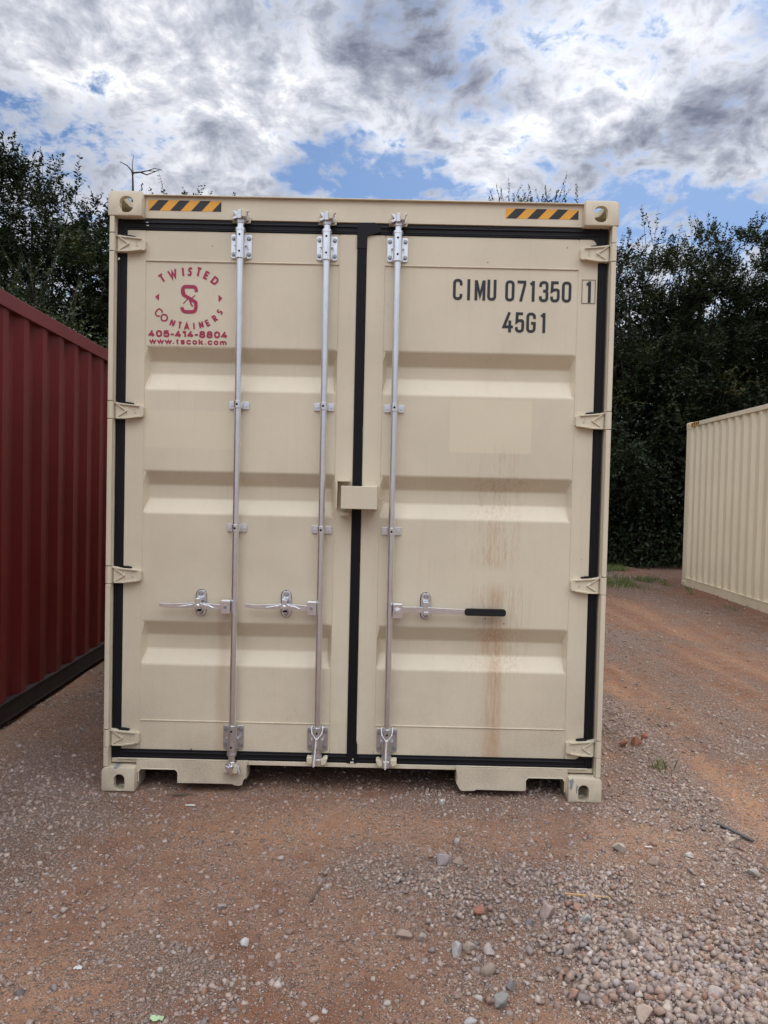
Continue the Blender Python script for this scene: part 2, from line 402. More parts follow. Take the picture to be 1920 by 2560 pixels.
# ------------------------------------------------------------------ corner casting (hollow, holes front / top / side)
def casting_mesh(top=True):
    W, D, H = .162, .178, .118
    def ob(mb):
        me = bpy.data.meshes.new('tmp'); me.from_pydata(mb.v, [], mb.f)
        bm = bmesh.new(); bm.from_mesh(me); bmesh.ops.recalc_face_normals(bm, faces=bm.faces)
        bm.to_mesh(me); bm.free(); o = bpy.data.objects.new('tmp', me); col.objects.link(o); return o
    # outline in X-Z with rounded outer corner (outer side is -X)
    r = .024
    pts = [(W, 0), (W, H)]
    pts += [(r - r * math.sin(R(a)), H - r + r * math.cos(R(a))) for a in range(0, 91, 15)]
    pts += [(0, 0)]
    body = ob(MB().prism(pts, 0, D))
    bv = body.modifiers.new('b', 'BEVEL'); bv.width = .005; bv.segments = 2; bv.limit_method = 'ANGLE'; bv.angle_limit = R(40)
    cuts = [ob(MB().box(.014, W - .012, .030, D - .012, .012, H - .026))]
    if top:
        cuts.append(ob(MB().prism(stadium(.088, .0535, .0325, .0385, r=.029), -.01, .06)))
        s2 = stadium(.0, .0, .031, .060)
    else:
        cuts.append(ob(MB().prism(stadium(.0885, .044, .0260, .0410, r=.0255), -.01, .06)))
        s2 = stadium(.0, .0, .031, .060)
    m2 = MB(); n = len(s2)                     # vertical cutter through the top
    m2.add([(.089 + p[0], .089 + p[1], H - .06) for p in s2] + [(.089 + p[0], .089 + p[1], H + .01) for p in s2],
           [tuple(range(n)), tuple(range(2 * n - 1, n - 1, -1))] + [(i, i + n, (i + 1) % n + n, (i + 1) % n) for i in range(n)])
    if top: cuts.append(ob(m2))
    m3 = MB(); s3 = stadium(.089, .0535, .030, .026)
    m3.add([(-.01, p[0], p[1]) for p in s3] + [(.05, p[0], p[1]) for p in s3],
           [tuple(range(n)), tuple(range(2 * n - 1, n - 1, -1))] + [(i, i + n, (i + 1) % n + n, (i + 1) % n) for i in range(n)])
    cuts.append(ob(m3))
    for c in cuts:
        b = body.modifiers.new('bool', 'BOOLEAN'); b.operation = 'DIFFERENCE'; b.solver = 'EXACT'; b.object = c
    dg = bpy.context.evaluated_depsgraph_get(); dg.update()
    me = bpy.data.meshes.new_from_object(body.evaluated_get(dg))
    for o in cuts + [body]: bpy.data.objects.remove(o)
    v = np.zeros(len(me.vertices) * 3); me.vertices.foreach_get('co', v)
    return v.reshape(-1, 3), [tuple(p.vertices) for p in me.polygons]
CAST_T = casting_mesh(True)
CAST_B = casting_mesh(False)
def casting(root, x_side, z_top, y_front, facing, H, mat, hx=1.219):
    v, f = CAST_T if z_top else CAST_B
    mb = MB()
    P = v.copy()
    P[:, 0] = (-hx + P[:, 0]); 
    if x_side > 0: P[:, 0] *= -1
    P[:, 1] = y_front + P[:, 1] * facing
    P[:, 2] += (H - .118) if z_top else 0
    mb.add(P.tolist(), f)
    return mb.obj('corner_casting', mat, root, smooth=True)

# ------------------------------------------------------------------ container shell (local: x +-1.219, y 0..L, z 0..H)
def corr_side(sx, y0, y1, z0, z1, pitch, depth=.036, xo=1.203, flip=False):
    n = max(1, round((y1 - y0) / pitch)); p = (y1 - y0) / n
    prof = []
    for i in range(n):
        a = y0 + i * p
        for fr, d in ((0, 0), (.26, 0), (.50, depth), (.76, depth)): prof.append((a + fr * p, d))
    prof.append((y1, 0))
    mb = MB(); v = []
    for yy, d in prof:
        v.append((sx * (xo - d), yy, z0)); v.append((sx * (xo - d), yy, z1))
    for yy, d in prof:
        v.append((sx * (xo - d - .002), yy, z0)); v.append((sx * (xo - d - .002), yy, z1))
    m = len(prof); f = []
    for i in range(m - 1):
        f.append((2 * i, 2 * i + 1, 2 * i + 3, 2 * i + 2)); o = 2 * m
        f.append((o + 2 * i, o + 2 * i + 2, o + 2 * i + 3, o + 2 * i + 1))
    mb.add(v, f); return mb
def shell(root, L, H, pitch, mat, rail, bottom, front=True, cmat=None, bot_h=.16, rail_h=.06):
    cmat = cmat or mat
    y0, y1 = .178, L - .178
    for sx in (-1, 1):
        corr_side(sx, y0, y1, bot_h + .012, H - rail_h - .004, pitch).obj('side_wall', mat, root)
        t = MB(); a, b = sorted((sx * 1.216, sx * 1.15)); t.box(a, b, y0, y1, H - rail_h - .004, H - .012)
        t.obj('top_rail', rail, root, bevel=.004)
        t = MB(); a, b = sorted((sx * 1.211, sx * 1.206)); t.box(a, b, y0, y1, .018, bot_h)
        a, b = sorted((sx * 1.216, sx * 1.15)); t.box(a, b, y0, y1, bot_h, bot_h + .012); t.box(a, b, y0, y1, .012, .018)
        t.obj('bottom_rail', bottom, root)
    # roof with shallow corrugation
    mb = MB(); v = []; prof = []; yy = y0
    n = int((y1 - y0) / .209); p = (y1 - y0) / n
    for i in range(n):
        for fr, d in ((0, 0), (.4, 0), (.5, .02), (.9, .02)): prof.append((y0 + (i + fr) * p, d))
    prof.append((y1, 0))
    for yy, d in prof: v += [(-1.15, yy, H - .014 - d), (1.15, yy, H - .014 - d)]
    mb.add(v, [(2 * i, 2 * i + 1, 2 * i + 3, 2 * i + 2) for i in range(len(prof) - 1)])
    mb.obj('roof', mat, root)
    ends = [(L, -1)] + ([(0, 1)] if front else [])
    for ye, fc in ends:
        mb = MB(); v = []; n = 9; xs = []
        for i in range(n):
            for fr, d in ((0, .02), (.28, .02), (.5, .06), (.78, .06)): xs.append((-1.14 + 2.28 * (i + fr) / n, d))
        xs.append((1.14, .02))
        for xx, d in xs: v += [(xx, ye + fc * d, .16), (xx, ye + fc * d, H - .11)]
        mb.add(v, [(2 * i, 2 * i + 1, 2 * i + 3, 2 * i + 2) for i in range(len(xs) - 1)])
        mb.obj('end_wall', mat, root)
        t = MB(); a, b = sorted((ye + fc * .004, ye + fc * .07))
        t.box(-1.057, 1.057, a, b, H - .11, H - .006); t.obj('end_header', rail, root, bevel=.004)
        t = MB(); t.box(-1.057, 1.057, a, b, .02, .16); t.obj('end_sill', bottom, root, bevel=.004)
        for sx in (-1, 1):
            casting(root, sx, True, ye, fc, H, cmat); casting(root, sx, False, ye, fc, H, cmat)
            a, b = sorted((ye + fc * .006, ye + fc * .17)); c, d = sorted((sx * 1.214, sx * 1.13))
            MB().box(c, d, a, b, .118, H - .118).obj('corner_post', mat, root, bevel=.006)

# ================================================================== THE MAIN CONTAINER
HC = 2.896; LC = 12.192; YD = .050
box = thing('shipping_container', 'large beige shipping container with double doors and steel locking rods, in the middle', 'shipping container')
shell(box, LC, HC, .278, M_beige, M_beige, M_beige, front=False)
for sx in (-1, 1):
    casting(box, sx, True, 0, 1, HC, M_cast); casting(box, sx, False, 0, 1, HC, M_cast)
HZ = [.257, 1.056, 1.854, 2.655]              # hinge heights
for sx in (-1, 1):
    post = MB()
    # J-shaped door post : outer face, inner return back to the door plane
    c, d = sorted((sx * 1.211, sx * 1.187)); post.box(c, d, .030, .16, .118, HC - .118)
    zs = [.118] + sum([[h - .044, h + .044] for h in HZ], []) + [HC - .118]
    for i in range(0, len(zs), 2):
        c, d = sorted((sx * 1.2115, sx * 1.1878)); post.box(c, d, .003, .0305, zs[i], zs[i + 1])
    c, d = sorted((sx * 1.1871, sx * 1.13)); post.box(c, d, .065, .15, .118, HC - .118)
    post.obj('corner_post', M_beige, box, bevel=.004)

# header and sill
h = MB(); h.box(-1.057, 1.057, .045, .12, 2.783, 2.888); h.box(-1.186, -1.057, .052, .12, 2.772, 2.80); h.box(1.057, 1.186, .052, .12, 2.772, 2.80)
header = h.obj('door_header', M_beige, box, bevel=.003)
lp = MB(); lp.box(-1.057, 1.057, .030, .16, 2.888, 2.894); lp.obj('header_lip', M_beige, box, bevel=.002)
s = MB(); s.box(-1.184, 1.184, .044, .16, .128, .149)
s.box(-1.155, -.512, .033, .044, .1475, .1525); s.box(.512, 1.155, .033, .044, .1475, .1525)
s.obj('door_sill', M_beige, box, bevel=.002)
rr = random.Random(3)
def notch(sgn):
    if sgn < 0:
        p = [(-1.058, .1465), (-.512, .1465), (-.514, .135), (-.519, .118), (-.516, .098), (-.520, .080), (-.519, .071), (-.530, .058), (-.535, .046), (-.537, .033), (-.556, .029), (-.578, .0315), (-.584, .037),
             (-.700, .0375), (-.851, .0365), (-.851, .083), (-.855, .094), (-.866, .100), (-1.035, .100), (-1.045, .096), (-1.052, .084), (-1.055, .030), (-1.058, .024)]
    else:
        p = [(.510, .146), (1.058, .1465), (1.058, .024), (1.052, .030), (1.046, .084), (1.040, .096), (1.030, .1005), (.872, .1005), (.858, .097), (.851, .084), (.850, .0365),
             (.700, .0375), (.612, .0385), (.605, .033), (.548, .030), (.535, .034), (.524, .050), (.516, .070), (.520, .095), (.515, .118)]
    mb = MB().prism(p, .030, .038)
    return mb
for sg in (-1, 1):
    mb = notch(sg)
    # rolled edge round the fork pocket
    xs = (-1.048, -.853) if sg < 0 else (.853, 1.046)
    mb.tube([(xs[0], .031, .04), (xs[0], .031, .088), (xs[0] + .012, .031, .1035), (xs[1] - .012, .031, .1035), (xs[1], .031, .088), (xs[1], .031, .037)], .0035, 8)
    e = -.517 if sg < 0 else .515
    mb.box(*sorted((e, e + (.004 if sg > 0 else -.004))), .038, .12, .06, .128)
    mb.box(*(( -.85, -.585) if sg < 0 else (.61, .849)), .038, .20, .037, .041)
    mb.obj('sill_plate', M_cast, box, bevel=.0015)
fl = MB(); fl.box(-1.15, 1.15, .16, LC - .18, .150, .178); fl.obj('floor', M_floor, box)
for i in range(26):
    yy = .55 + i * .43
    if yy < LC - .5: MB().box(-1.2, 1.2, yy, yy + .045, .03, .149).obj('cross_member', M_under, box)

# door leaves ------------------------------------------------------
RIBS = [(2.172, 2.104, 2.043, 1.962), (1.568, 1.500, 1.432, 1.360), (.830, .756, .686, .615)]
def lerp(a, b, t): return a + (b - a) * t
def make_door(x0, x1, px0, px1, cx0, cx1):
    """door frame x0..x1, corrugated panel px0..px1"""
    mb = MB(); zb, zt = .192, 2.728; y = YD
    za, zc_ = .338, 2.583
    # stiles and top / bottom plates, all one level; panel set 2.5 mm back
    mb.box(x0, px0, y, y + .04, zb, zt); mb.box(px1, x1, y, y + .04, zb, zt)
    mb.box(px0 + .0005, px1 - .0005, y + .0012, y + .04, zb, za); mb.box(px0 + .0005, px1 - .0005, y + .0012, y + .04, zc_, zt)
    door = mb.obj('door', M_door, box, bevel=.003)
    g = MB(); xs = [px0 + .001, px0 + .021, px1 - .021, px1 - .001]
    zl = [za]; dl = [0]
    for (a, b, c, d) in RIBS[::-1]:
        zl += [d, c, b, a]; dl += [0, .044, .044, 0]
    zl += [zc_]; dl += [0]
    v = []; 
    for zz_, dd in zip(zl, dl):
        for k, xx in enumerate(xs):
            v.append((xx, y + .003 + (dd if k in (1, 2) else 0), zz_))
    f = []
    for i in range(len(zl) - 1):
        for k in range(3): a = i * 4 + k; f.append((a, a + 1, a + 5, a + 4))
    g.add(v, f); p_ = g.obj('door_panel', M_door, door)
    # subdivide a little and round the folds
    bv = p_.modifiers.new('bevel', 'BEVEL'); bv.width = .006; bv.segments = 3; bv.limit_method = 'ANGLE'; bv.angle_limit = R(15)
    # weld seams
    for zz_ in (za, zc_): MB().tube([(px0 + .004, y + .0005, zz_), (px1 - .004, y + .0005, zz_)], .0032, 6).obj('weld_seam', M_door, door, smooth=True)
    for xx in (px0, px1): MB().tube([(xx, y + .0022, zb + .02), (xx, y + .0022, zt - .01)], .0026, 6).obj('weld_seam', M_door, door, smooth=True)
    return door
DL = make_door(-1.142, -.026, -1.052, -.112, 0, 0)
DR = make_door(.018, 1.138, .106, 1.046, 0, 0)

def gasket(parts, name, parent):
    g = MB()
    for (a, b, c, d) in parts:      # x0 x1 z0 z1 : body with two proud lips
        vert = (d - c) > (b - a)
        g.box(a, b, YD - .003, YD + .03, c, d)
        if vert:
            g.tube([((a * .78 + b * .22), YD - .002, c), ((a * .78 + b * .22), YD - .002, d)], .006, 8)
            g.tube([((a * .3 + b * .7), YD - .001, c), ((a * .3 + b * .7), YD - .001, d)], .004, 8)
        else:
            g.tube([(a, YD - .002, c * .3 + d * .7), (b, YD - .002, c * .3 + d * .7)], .006, 8)
            g.tube([(a, YD - .001, c * .78 + d * .22), (b, YD - .001, c * .78 + d * .22)], .004, 8)
    return g
g = gasket([(-1.187, -1.143, .150, 2.777), (-1.143, -.0275, 2.731, 2.777), (-1.143, -.0275, .150, .194)], 'g', DL)
g.box(-.020, .0155, YD - .006, YD + .03, .150, 2.777)
g.tube([(-.011, YD - .005, .15), (-.011, YD - .005, 2.77)], .005, 8); g.tube([(.006, YD - .005, .15), (.006, YD - .005, 2.77)], .0045, 8)
g.box(-.0275, -.020, YD - .004, YD + .03, .150, 2.777)
g.prism([(-.029, 2.66), (-.029, 2.768), (-.022, 2.782), (.054, 2.784), (.084, 2.768), (.084, 2.74), (.02, 2.72), (.015, 2.66)], YD - .010, YD)
g.prism([(-.026, .36), (-.026, .15), (.024, .15), (.024, .24), (.019, .26)], YD - .0085, YD)
g.obj('gasket', M_gasket, DL, smooth=True)
g = gasket([(1.139, 1.180, .150, 2.777), (.0165, 1.139, 2.7305, 2.7765), (.0265, 1.139, .1505, .1925)], 'g', DR)
g.prism([(1.139, .1925), (1.139, .225), (1.118, .206), (1.10, .1925)], YD - .004, YD + .01)
g.prism([(1.139, 2.731), (1.139, 2.69), (1.118, 2.722), (1.10, 2.731)], YD - .004, YD + .01)
g.obj('gasket', M_gasket, DR, smooth=True)
# scraps of paint / dust left on the rubber
for (xx, zz_, a, b) in ((-1.043, 2.762, .006, .0015), (-1.040, 2.747, .005, .002), (-1.178, 2.585, .005, .005), (.0, .155, .008, .004), (.004, .171, .003, .003)):
    MB().box(xx - a, xx + a, YD - .0115, YD - .009, zz_ - b, zz_ + b).obj('dust_fleck', M_scrapw, DL)

# hinges
def make_hinge(sx, z, parent):
    t = MB(); X = lambda v: sx * v
    def pz(pts, y0, y1): t.prism([(X(a), z + b) for a, b in pts], y0, y1)
    pz([(1.186, -.041), (1.186, .041), (1.160, .036), (1.135, .033), (1.066, .0265), (1.052, .024), (1.047, .018), (1.047, -.022), (1.052, -.029), (1.066, -.031), (1.130, -.040), (1.160, -.040)], .028, .052)
    # raised rim
    pz([(1.175, .0395), (1.160, .036), (1.135, .033), (1.066, .0265), (1.066, .020), (1.13, .0255), (1.16, .0275), (1.175, .031)], .0195, .029)
    pz([(1.175, -.0405), (1.160, -.040), (1.130, -.040), (1.066, -.031), (1.066, -.0235), (1.13, -.032), (1.16, -.032), (1.175, -.033)], .0195, .029)
    # V rib pointing to the door
    pz([(1.186, .036), (1.176, .036), (1.127, .003), (1.122, -.003), (1.128, -.005), (1.134, .0)], .0205, .029)
    pz([(1.186, -.038), (1.176, -.037), (1.127, -.005), (1.122, .001), (1.128, .003), (1.134, -.002)], .021, .0292)
    pz([(1.126, .028), (1.120, .028), (1.120, -.034), (1.126, -.034)], .0262, .029)
    t.box(*sorted((X(1.212), X(1.190))), .006, .028, z - .0415, z + .0415)
    t.tube([(X(1.2), .016, z - .0415), (X(1.2), .016, z + .0415)], .0145, 20)
    t.box(*sorted((X(1.212), X(1.18))), .028, .048, z - .0405, z + .0405)
    hobj = t.obj('hinge', M_beige, parent, bevel=.0016)
    e = MB()          # raised casting mark
    for (a, b, c, d) in ((1.088, 1.090, -.012, .0), (1.082, 1.084, -.012, .0), (1.0835, 1.0885, -.012, -.0105), (1.0835, 1.0885, -.0065, -.005), (1.092, 1.0935, .003, .012), (1.085, 1.092, .007, .0085)):
        e.box(*sorted((X(a), X(b))), .0262, .0285, z + c, z + d)
    e.obj('casting_mark', M_beige, hobj)
    gp = MB()
    gp.prism([(X(1.150), z + .0335), (X(1.150), z + .043), (X(1.120), z + .042), (X(1.098), z + .038), (X(1.098), z + .034), (X(1.118), z + .033)], .034, .052)
    gp.obj('hinge_gap', M_gasket, hobj)
for z_ in HZ:
    make_hinge(-1, z_, DL); make_hinge(1, z_, DR)

# ------------------------------------------------------------------ locking rods
def hexbolt(mb, x_, z_, y0, r=.0085, h=.006, n=6):
    a0 = random.random()
    pts = [(x_ + r * math.cos(a0 + k * math.pi / 3), z_ + r * math.sin(a0 + k * math.pi / 3)) for k in range(n)]
    mb.ycyl(x_, z_, y0 - .0015, y0, r * 1.25, 14)
    mb.prism(pts, y0 - h - .0015, y0 - .0015)
    mb.ycyl(x_, z_, y0 - h - .0035, y0 - h - .0015, r * .62, 10)
def bracket(xc, z0, z1, mat, parent, low=False):
    pl_ = MB(); zc = (z0 + z1) / 2
    pl_.prism(stadium(xc, zc, .050, (z1 - z0) / 2, r=.010), YD - .007, YD - .0005)
    pl_.prism([(xc - .028, z0 + .003), (xc - .028, z1 - .003), (xc + .028, z1 - .003), (xc + .028, z0 + .003)], YD - .020, YD - .007)
    br = pl_.obj('bearing_bracket', mat, parent, bevel=.002)
    sl_ = MB()
    e = -.014 if low else .012
    sl_.zcyl(xc, .015, z0 - .004 + min(e, 0), z1 + .004 + max(e, 0), .0225)
    sl_.zcyl(xc, .015, z0 - .008 + min(e, 0), z0 + .004 + min(e, 0), .0245)
    sl_.zcyl(xc, .015, z1 - .004 + max(e, 0), z1 + .008 + max(e, 0), .0245)
    for s_ in (-1, 1): sl_.prism([(xc + s_ * .020, zc - .004), (xc + s_ * .031, zc - .002), (xc + s_ * .031, zc + .002), (xc + s_ * .020, zc + .004)], .012, YD - .007)
    sl_.obj('sleeve', mat, parent, smooth=True)
    for zz_ in (zc + .042, zc - .036): MB().ycyl(xc, zz_, -.0085, .0, .0052, 14).obj('grease_hole', M_hole, parent)
    for ax in (-.0375, .0375):
        for az_ in (-.038, .038):
            b = MB(); hexbolt(b, xc + ax, zc + az_, YD - .007); b.obj('bolt', M_bolt, parent)
def guide(xc, zc, parent):
    g = MB(); g.prism(stadium(xc, zc, .049, .0185, r=.006), YD - .005, YD - .0005)
    n = 14                                                     # strap bent over the rod
    out = [(xc - .0225, YD - .005)] + [(xc - .0205 * math.cos(math.pi * k / n), .0125 - .0205 * math.sin(math.pi * k / n)) for k in range(n + 1)] + [(xc + .0225, YD - .005)]
    inn = [(xc - .0185, YD - .005)] + [(xc - .0168 * math.cos(math.pi * k / n), .0150 - .0168 * math.sin(math.pi * k / n)) for k in range(n + 1)] + [(xc + .0185, YD - .005)]
    m = len(out); v = []
    for zz_ in (zc - .0175, zc + .0175):
        v += [(a, b, zz_) for a, b in out] + [(a, b, zz_) for a, b in inn]
    f = []
    for i in range(m - 1):
        f += [(i, i + 1, 2 * m + i + 1, 2 * m + i), (m + i + 1, m + i, 3 * m + i, 3 * m + i + 1), (i + 1, i, m + i, m + i + 1), (2 * m + i, 2 * m + i + 1, 3 * m + i + 1, 3 * m + i)]
    g.add(v, f)
    g.obj('rod_guide', M_zinc, parent, bevel=.001)
    h_ = MB(); h_.ycyl(xc, zc, -.0088, 0, .0055, 14); h_.obj('grease_hole', M_hole, parent)
    for s_ in (-1, 1):
        b = MB(); hexbolt(b, xc + s_ * .0345, zc, YD - .005, .0085); b.obj('bolt', M_zinc, parent)
def cam_top(xc, z, parent, ks, up=1, mat=None, kmat=None):
    """cam on the rod end locked in its two-lugged keeper"""
    c = MB(); y = .004
    c.zcyl(xc, .015, z - .034 * up if up > 0 else z + .012, z - .012 if up > 0 else z + .034, .0205)
    c.prism([(xc - .010, z - .020), (xc - .010, z + .020), (xc + .006, z + .022), (xc + .010, z - .018)], y - .022, y + .03)
    c.prism([(xc - .030, z + .008), (xc - .036, z + .017), (xc - .028, z + .020), (xc - .004, z + .008), (xc - .008, z - .012), (xc - .030, z - .022), (xc - .036, z - .014), (xc - .020, z - .004)], y - .012, y + .012)
    c.prism([(xc + .006, z + .010), (xc + .034, z + .016), (xc + .038, z + .004), (xc + .036, z - .020), (xc + .022, z - .026), (xc + .004, z - .014)], y + .004, y + .020)
    c.tube([(xc + .028, .002, z + .010), (xc + .040, -.004, z + .022 * up)], [.006, .0048], 8)
    c.obj('locking_cam', mat, parent, bevel=.003)
    k = MB()
    k.prism([(xc - .043, z - .022), (xc - .046, z + .004), (xc - .036, z + .012), (xc - .024, z - .002), (xc - .028, z - .020)], .006, .046)
    k.prism([(xc + .008, z - .006), (xc + .011, z + .020), (xc + .017, z + .026), (xc + .025, z + .022), (xc + .032, z + .004), (xc + .030, z - .014), (xc + .012, z - .014)], -.022, .046)
    k.prism([(xc - .044, z - .024), (xc - .046, z + .006), (xc - .030, z + .020), (xc + .034, z + .022), (xc + .046, z + .002), (xc + .042, z - .024)], .036, .0448)
    k.obj('cam_keeper', kmat, parent, bevel=.004)

def rod(xc, ztop, zbot, name_low):
    r_ = MB(); r_.zcyl(xc, .015, zbot, ztop, .0163, 28)
    o = r_.obj('locking_rod', M_zinc, box, smooth=True)
    bracket(xc - .001, 2.599, 2.714, M_zinc, o)
    bracket(xc, .209, .325, M_zincd, o, low=True)
    guide(xc, 1.893, o); guide(xc, 1.297, o)
    cam_top(xc + .0, 2.790, o, 1, 1, M_zincd, M_beige)
    return o
ROD1 = rod(-.5865, 2.78, .14, 1)
ROD2 = rod(-.1725, 2.78, .165, 2)
ROD3 = rod(.1685, 2.78, .165, 3)
cam_top(-.5825, .122, ROD1, 1, -1, M_zinc, M_cast)
def cam_low(xc, z, parent, flip=1):
    c = MB(); f = lambda a: xc + flip * a
    c.zcyl(xc, .015, z - .004, z + .034, .0205)
    c.prism([(f(-.016), z - .018), (f(-.014), z + .016), (f(.016), z + .016), (f(.022), z - .018)], -.008, .03)
    c.prism([(f(-.044), z + .010), (f(-.040), z - .012), (f(-.016), z - .016), (f(.022), z - .018), (f(.050), z - .016), (f(.046), z - .006), (f(.030), z - .004), (f(.014), z + .006), (f(-.018), z + .004), (f(-.030), z + .014)], .008, .028)
    c.obj('locking_cam', M_zinc, parent, bevel=.003)
    k = MB()
    k.prism([(f(-.050), z + .022), (f(-.050), z - .004), (f(-.030), z - .014), (f(-.020), z + .000), (f(-.018), z + .022)], .002, .042)
    k.obj('keeper_lug', M_beige, parent, bevel=.004); k = MB()
    k.prism([(f(.018), z + .010), (f(.022), z - .016), (f(.044), z - .008), (f(.052), z + .020), (f(.038), z + .024)], -.002, .042)
    k.obj('keeper_lug', M_beige, parent, bevel=.004)
cam_low(-.170, .166, ROD2); cam_low(.1685, .164, ROD3, -1)

def retainer(xc, zc, parent):
    k = MB(); k.prism(stadium(xc - .0005, zc, .0255, .0655), YD - .0025, YD - .0002); k.obj('dark_outline', M_gasket, parent)  # black plate slightly larger than the retainer, showing as a dark outline
    k = MB(); k.prism(stadium(xc + .001, zc, .0235, .0635), YD - .008, YD - .003); rt = k.obj('handle_retainer', M_zinc, parent, bevel=.0015)
    for s_ in (-1, 1):
        b = MB(); b.ycyl(xc + .001, zc + s_ * .046, YD - .0115, YD - .008, .0125, 20); b.ycyl(xc + .001, zc + s_ * .046, YD - .017, YD - .0115, .0085, 18); b.obj('rivet', M_bolt, parent, bevel=.0015)
    return rt
def hub(x0, x1, z0, z1, parent, bolt=False, side=1):
    k = MB(); k.prism(stadium((x0 + x1) / 2, (z0 + z1) / 2, (x1 - x0) / 2, (z1 - z0) / 2, r=.005), -.010, .004)
    k.prism(stadium((x0 + x1) / 2, (z0 + z1) / 2, (x1 - x0) / 2, (z1 - z0) / 2, r=.005), .018, .030)
    k.box(x0 + .002, x1 - .002, .004, .018, z1 - .010, z1 - .001) 
    k.obj('handle_hub', M_zinc, parent, bevel=.002)
    b = MB(); cx, cz = (x0 + x1) / 2 - .001, (z0 + z1) / 2
    if bolt:
        b.ycyl(cx, cz, -.013, -.010, .018, 20); b.ycyl(cx, cz, -.019, -.013, .0135, 18); b.prism([(cx + .010 * math.cos(a), cz + .010 * math.sin(a)) for a in [k_ * math.pi / 3 for k_ in range(6)]], -.028, -.019)
        b.obj('bolt', M_zinc, parent, bevel=.001)
    else:
        b.ycyl(cx, cz + .002, -.0125, -.010, .0085, 18); b.obj('rivet', M_bolt, parent, bevel=.001)
def bar(pts, w_, y0, y1, mb):
    # flat bar following x-z points with half height w_(i)
    up = [(p[0], p[1] + p[2]) for p in pts]; dn = [(p[0], p[1] - p[2]) for p in pts[::-1]]
    mb.prism(up + dn, y0, y1)
def handle_left(xo, zc, parent):
    # xo : hub left edge ; bar runs to the left
    rt = retainer(xo - .107, zc + .012, parent)
    b = MB()
    bar([(xo - .299, zc + .004, .0085), (xo - .240, zc + .000, .0098), (xo - .150, zc + .003, .0125), (xo - .107, zc + .005, .014), (xo - .04, zc + .000, .0128), (xo + .004, zc + .000, .0128)], 0, .004, .014, b)
    bar([(xo - .200, zc - .002, .001), (xo - .150, zc + .004, .0045), (xo - .107, zc + .005, .006), (xo - .06, zc + .003, .0045), (xo - .035, zc - .006, .001)], 0, -.003, .004, b)
    bar([(xo - .297, zc + .004, .0088), (xo - .285, zc + .004, .0088)], 0, .001, .015, b)
    b.box(xo - .035, xo + .004, .0025, .0045, zc - .0126, zc + .0126)
    hnd = b.obj('door_handle', M_zinc, parent, bevel=.0012)
    # raised foundry letters on the bar
    t = MB(); rn = random.Random(int(xo * 1000))
    xx = xo - .290
    for row, (a, z_) in enumerate(((xo - .293, zc + .0065), (xo - .262, zc - .0035))):
        for k in range(8 if row == 0 else 8):
            u = a + k * .0048
            t.box(u, u + .0009, .0026, .0042, z_ - .0022, z_ + .0022)
            if rn.random() < .7: t.box(u + .0009, u + .0034, .0026, .0042, z_ + .0012, z_ + .0022)
            if rn.random() < .7: t.box(u + .0009, u + .0034, .0026, .0042, z_ - .0022, z_ - .0012)
    t.obj('foundry_mark', M_zinc, parent)
    # rotating catch over the bar
    c = MB(); cx = xo - .109
    c.prism([(cx - .010, zc + .040), (cx + .010, zc + .040), (cx + .013, zc + .020), (cx + .026, zc + .012), (cx + .024, zc + .002), (cx + .012, zc - .004), (cx + .004, zc - .012), (cx - .006, zc - .012), (cx - .012, zc - .002), (cx - .024, zc + .004), (cx - .026, zc + .014), (cx - .013, zc + .020)], -.012, -.003)
    c.box(cx - .012, cx + .012, -.008, YD - .008, zc + .026, zc + .040)
    c.tube([(cx, -.018, zc + .004), (cx, -.003, zc + .004)], [.007, .012], 16)
    c.obj('latch', M_zinc, parent, bevel=.002)
    c = MB(); c.box(cx - .009, cx + .013, .010, YD - .008, zc - .026, zc - .014); c.box(cx - .009, cx + .013, .010, .014, zc - .032, zc - .014)
    c.obj('latch_tab', M_zincd, parent, bevel=.001)
handle_left(-.649, .914, ROD1); hub(-.649, -.602, .883, .946, ROD1)
handle_left(-.232, .918, ROD2); hub(-.232, -.186, .885, .949, ROD2)
# long handle with black grip on the right door
hub(.184, .230, .880, .948, ROD3, bolt=True)
retainer(.3435, .9355, ROD3)
b = MB()
bar([(.226, .920, .0138), (.30, .921, .0138), (.345, .9205, .0138), (.40, .918, .0138), (.45, .9165, .0135), (.49, .916, .0132), (.60, .9155, .0125)], 0, .006, .013, b)
b.obj('door_handle', M_zinc, ROD3, bevel=.0012)
gr = MB(); pts = stadium(.6305, .9155, .1005, .0175, r=.014); 
gr.prism([(max(p[0], .531), p[1]) for p in pts], .001, .018); gr.obj('handle_grip', M_grip, ROD3, bevel=.003)
c = MB()
c.prism([(.329, .960), (.355, .960), (.355, .943), (.351, .938), (.352, .926), (.336, .924), (.329, .934)], -.006, .004); c.box(.331, .353, -.003, YD - .008, .948, .960)
c.box(.334, .356, -.004, .004, .899, .912); c.box(.334, .356, -.002, YD - .008, .897, .905); c.box(.331, .334, -.006, .02, .916, .940)
c.obj('latch', M_zinc, ROD3, bevel=.002)

